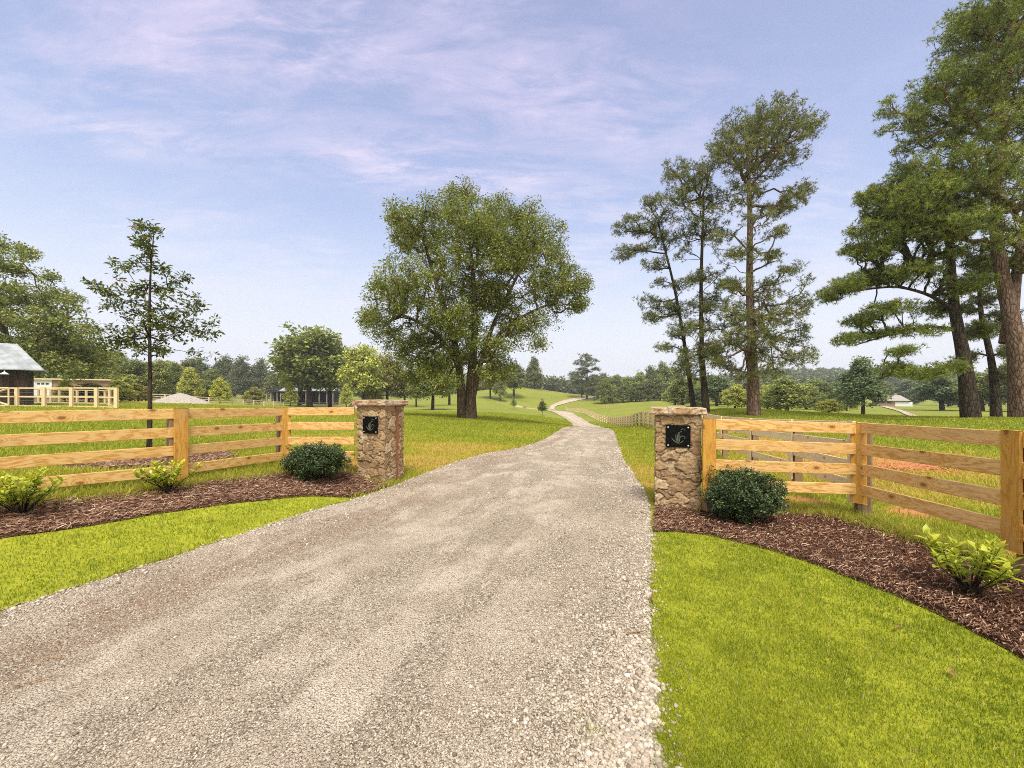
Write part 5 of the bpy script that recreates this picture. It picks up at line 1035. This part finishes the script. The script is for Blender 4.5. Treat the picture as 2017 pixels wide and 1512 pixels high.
def barn():
    D = 36; b = T(54, D); b.z = float(tz(b.x, b.y)); e = empty('barn', b, R(46), 'dark board barn with pale metal roof at the left edge', 'barn')
    # local: x left from the right corner, y back; eave right at x=0
    s = D / F; eave = (HY + (EYE - b.z) / s * 1 - 728) * s; ridge_top = (HY + (EYE - b.z) / s - 676) * s; Lw = 14.0; dp = 7.0
    rz_ = ridge_top * 1.02; ov = .45
    w_ = MB(); w_.box(-Lw, 0, 0, dp, -.2, eave); w_.build('wall', M['barn'], e)
    for i in range(44):
        x = -Lw + .15 + i * Lw / 44; MB
    bt = MB()
    for i in range(45): x = -Lw + i * Lw / 45 + .1; bt.box(x, x + .05, -.022, -.001, 0, eave - .05)
    bt.build('batten', M['barn'], e)
    rf = MB(); n = 26; top = (eave + .05, rz_)
    def P(x, y, z): return (x, y, z)
    yb = dp * .5; hip = 1.15   # front slope with the right verge raking back
    vs = [P(-Lw, -ov, eave - .06), P(.95, -ov, eave - .06), P(-hip + .3, yb, rz_), P(-Lw, yb, rz_), P(-Lw, -ov, eave), P(.95, -ov, eave), P(-hip + .3, yb, rz_ + .07), P(-Lw, yb, rz_ + .07), P(.95, dp + ov, eave - .06), P(-Lw, dp + ov, eave - .06), P(.95, dp + ov, eave), P(-Lw, dp + ov, eave)]
    rf.add(vs, [(0, 3, 2, 1), (4, 5, 6, 7), (0, 1, 5, 4), (1, 2, 6, 5), (3, 9, 8, 2), (7, 6, 10, 11), (9, 11, 10, 8), (1, 8, 2), (5, 6, 10), (1, 5, 10, 8)])
    ro = rf.build('roof', M['roof'], e)
    sm = MB()
    for i in range(28):
        x0 = .95 - i * .55; q0 = Vector((x0, -ov, eave + .01)); xe = x0 - 1.75 if i == 0 else x0 - (1.8 if i < 4 else 1.8)
        q1 = Vector((x0 - 1.8 * 1.0, yb, rz_ + .08)); 
        if q1.x < -Lw: break
        sm.bar(q0, q1, .035, 4)
    sm.build('seam', M['roof'], ro)
    lp = MB(); lx = (42 - 70) * s; lz = (HY + (EYE - b.z) / s - 737) * s
    lp.lathe([(.05, .16), (.08, .12), (.2, .02), (.27, -.05), (.24, -.05), (.16, .01)], 14, (lx, -.45, lz)).bar((lx, -.02, lz + .28), (lx, -.3, lz + .34), .02).bar((lx, -.3, lz + .34), (lx, -.45, lz + .14), .02)
    lp.build('wall_lamp', M['lampm'], e)
barn()
def corral():
    D = 30; pxs = [-70, -30, 33, 87, 141, 190, 229]; base = T(229, D); e = empty('corral', base, 0, 'new pale timber corral with braced gate in front of the dark barn', 'corral')
    Hh = 1.52
    def at(px, d): p = T(px, d); return p - base
    def bm(a, b, wd, th_, nm, mt=M['palewood']): return beam(nm, Vector(a) + base, Vector(b) + base, wd, th_, (0, -1, 0), mt, e, base)
    front = [at(p, D + .012 * (229 - p)) for p in pxs]
    for p in front: bm(p + Vector((0, 0, -.05)), p + Vector((0, 0, Hh)), .24, .16, 'post')
    for a, b in zip(front[:-1], front[1:]):
        o = Vector((0, .05, 0))
        for z in (Hh - .05, .80, .09): bm(a + Vector((.12, 0, z)) + o, b + Vector((-.12, 0, z)) + o, .10, .05, 'rail')
    # gate at the left
    g0, g1 = at(0, 32.4), at(28, 32.2); 
    gt = MB(); a = g0 + Vector((-1.0, -.35, 0)); b = g1 + Vector((-.02, -.35, 0))
    def bar2(p, q, w2): gt.bar(p, q, w2, 4)
    bar2(a + Vector((0, 0, .12)), a + Vector((0, 0, 1.45)), .06); bar2(b + Vector((0, 0, .12)), b + Vector((0, 0, 1.45)), .06)
    for z in (.12, .8, 1.45): bar2(a + Vector((0, 0, z)), b + Vector((0, 0, z)), .06)
    bar2(a + Vector((0, 0, .8)), b + Vector((0, 0, 1.42)), .07); bar2(a + Vector((0, 0, .8)), b + Vector((0, 0, .15)), .07)
    gt.build('gate', M['palewood'], e)
    # back and side
    back = [at(p, 44) for p in (-40, 30, 76, 100, 117, 152, 170, 207)]
    for p in back: bm(p + Vector((0, 0, -.05)), p + Vector((0, 0, Hh)), .18, .14, 'post')
    for a, b in zip(back[:-1], back[1:]):
        for z in (Hh - .05, .8, .12): bm(a + Vector((.05, 0, z)), b + Vector((-.05, 0, z)), .10, .05, 'rail')
    a, b = front[-1], back[-1]
    for q in (.5,): p = a.lerp(b, q); bm(p + Vector((0, 0, -.05)), p + Vector((0, 0, Hh)), .18, .16, 'post')
    for z in (Hh - .05, .8, .12): beam('rail', base + a + Vector((0, .1, z)), base + b + Vector((0, -.1, z)), .10, .05, (1, 0, 0), M['palewood'], e, base)
    pn = MB(); Pn = [(back[0], back[3])]
    for a, b in Pn: pn.box(a.x, b.x, a.y + .12, a.y + .16, 0, .72)
    pn.build('panel', M['grayboard'], e)
    # wire infill between front posts
    wr = MB()
    for a, b in zip(front[:-1], front[1:]):
        for k in range(1, 7): z = .12 + k * .2; wr.bar(a + Vector((.12, .09, z)), b + Vector((-.12, .09, z)), .006, 3)
    tag(wr.build('wire', plain('galvanised wire', (.35, .34, .32), .5, .1, 5, .5), e), kind='stuff')
corral()
def brick_building():
    D = 66; s = D / F; b = T(65, D); e = empty('brick_building', b, R(35), 'low brick outbuilding with white garage door behind the corral', 'building')
    g = lambda py: (HY - py) * s + EYE - b.z; ax_, ay_ = math.cos(R(35)), math.sin(R(35)); x = lambda px: (-b.x + (px - CX) / F * D) / (ax_ - (px - CX) / F * ay_)
    MB().box(x(20), x(216), 0, 7, -.3, g(747)).build('wall', M['brick'], e)
    MB().box(x(18), x(219), -.35, 7.3, g(747) + .002, g(744.5)).build('roof', M['farwood'], e)
    dr = MB().box(x(69), x(100), -.05, -.004, -.2, g(748.5)).build('garage_door', M['white'], e)
    for i in range(3): MB().box(x(73 + i * 8.6), x(79 + i * 8.6), -.065, -.052, g(757), g(753.5)).build('window', M['glass'], dr)
    fr = MB(); fr.box(x(66.8), x(68.9), -.09, -.003, -.2, g(746)).box(x(100.1), x(102.2), -.09, -.003, -.2, g(746)).box(x(68.95), x(100.05), -.09, -.053, g(748.4), g(746.1)); fr.build('door_frame', M['white'], e)
brick_building()
def gable_shelter():
    D = 150; s = D / F; b = T(540, D); e = empty('gable_shelter', b, 0, 'small open shelter with gable roof under the trees', 'shelter'); g = lambda py: (HY - py) * s + EYE - b.z
    w2 = 17 * s; ev = g(772); rd = g(765)
    for px in (-14, -6, 6, 13): MB().box(px * s - .15, px * s + .15, -.15, .15, -.2, ev).build('post', M['grayboard'], e)
    for px in (-14, 13): MB().box(px * s - .15, px * s + .15, 3.3, 3.6, -.2, ev).build('post', M['grayboard'], e)
    MB().add([(-w2, -.5, ev), (w2, -.5, ev), (0, -.5, rd), (-w2, 4, ev), (w2, 4, ev), (0, 4, rd)], [(0, 2, 1), (3, 4, 5), (0, 3, 5, 2), (1, 2, 5, 4), (0, 1, 4, 3)]).build('roof', M['shed'], e)
    MB().box(-1.6, 2.2, 2.5, 3.2, -.1, ev - .02).build('back_wall', M['shed'], e)
gable_shelter()
def open_shed():
    D = 145; s = D / F; b = T(590, D); e = empty('open_shed', b, 0, 'long dark open shed with pale metal roof under the big round tree', 'shed'); g = lambda py: (HY - py) * s + EYE - b.z
    x = lambda px: (px - 590) * s
    MB().box(x(588), x(657), 4, 4.3, -.2, g(768)).build('back_wall', M['shed'], e)
    MB().box(x(588), x(588) + .25, .2, 4, -.2, g(769)).build('side_wall', M['shed'], e); MB().box(x(657) - .25, x(657), .2, 4, -.2, g(769)).build('side_wall', M['shed'], e)
    for px in (588, 602, 613, 628, 643, 655): MB().box(x(px), x(px) + .3, -.15, .15, -.2, g(769)).build('post', M['grayboard'], e)
    MB().add([(x(552), -.8, g(769)), (x(660), -.8, g(769)), (x(660), 2.4, g(763)), (x(552), 2.4, g(763)), (x(660), 5.2, g(769)), (x(552), 5.2, g(769)), (x(552), -.8, g(770)), (x(660), -.8, g(770)), (x(660), 5.2, g(770)), (x(552), 5.2, g(770))],
             [(0, 1, 2, 3), (3, 2, 4, 5), (0, 6, 7, 1), (1, 7, 8, 4, 2), (0, 3, 5, 9, 6), (4, 8, 9, 5), (6, 9, 8, 7)]).build('roof', M['roof'], e)
open_shed()
def house():
    D = 150; s = D / F; b = T(1758, D); e = empty('brick_house', b, -R(32), 'distant single storey brick house with grey roof beyond the meadow', 'house'); g = lambda py: (HY - py) * s + EYE - b.z
    x = lambda px: (px - 1758) * s; ev = g(789); rd = g(778); base = -1.0
    w_ = MB(); w_.box(x(1735), x(1781), 0, 9, base, ev)
    w_.add([(x(1733), -.02, ev), (x(1756), -.02, ev), (x(1742), -.02, g(780)), ], [(0, 1, 2)])
    w_.build('wall', M['brick'], e)
    MB().add([(x(1731), -.6, ev), (x(1784), -.6, ev), (x(1774), 4.5, rd), (x(1741), 4.5, rd), (x(1731), 9.6, ev), (x(1784), 9.6, ev)], [(0, 1, 2, 3), (4, 0, 3), (1, 5, 2), (5, 4, 3, 2), (0, 4, 5, 1)]).build('roof', M['shingle'], e)
    for px in (1739, 1750): 
        wdw = MB().box(x(px), x(px) + 1.2, -.08, -.03, g(794), g(790.6)).build('window', M['glass'], e)
    MB().box(x(1762), x(1762) + 5 * s * 5, -.08, -.03, base, g(791)).build('garage_door', M['white'], e)
    MB().box(x(1766), x(1766) + .8, 5.2, 6.1, rd - 1, rd + .8).build('chimney', M['brick'], e)
house()
b = T(1034, 160); e = empty('utility_box', b, 0, 'small dark utility box on the grass at the end of the left track', 'box')
MB().box(-.65, .65, -.5, .5, -.1, .75).build('cabinet', M['grayboard'], e, .04); MB().box(-.72, .72, -.57, .57, .752, .85).build('lid', M['shed'], e, .02)

# ------------------------------------------------------------------ light summer haze
HZ = MB().box(-1100, 1100, -300, 900, float(GZ.min()) - 1, 62); hz = HZ.build('haze', None)
hm = bpy.data.materials.new('haze air'); hm.use_nodes = True; ht = NT(hm.node_tree); ht.n.clear(); ho = ht.new('ShaderNodeOutputMaterial')
hv = ht.new('ShaderNodeVolumePrincipled'); hv.inputs['Color'].default_value = (.95, .96, 1, 1); hv.inputs['Density'].default_value = .00035; hv.inputs['Anisotropy'].default_value = .2
ht.l.new(hv.outputs[0], ho.inputs['Volume']); hz.data.materials.append(hm); tag(hz, 'pale summer haze over the far meadows', 'haze', kind='stuff')
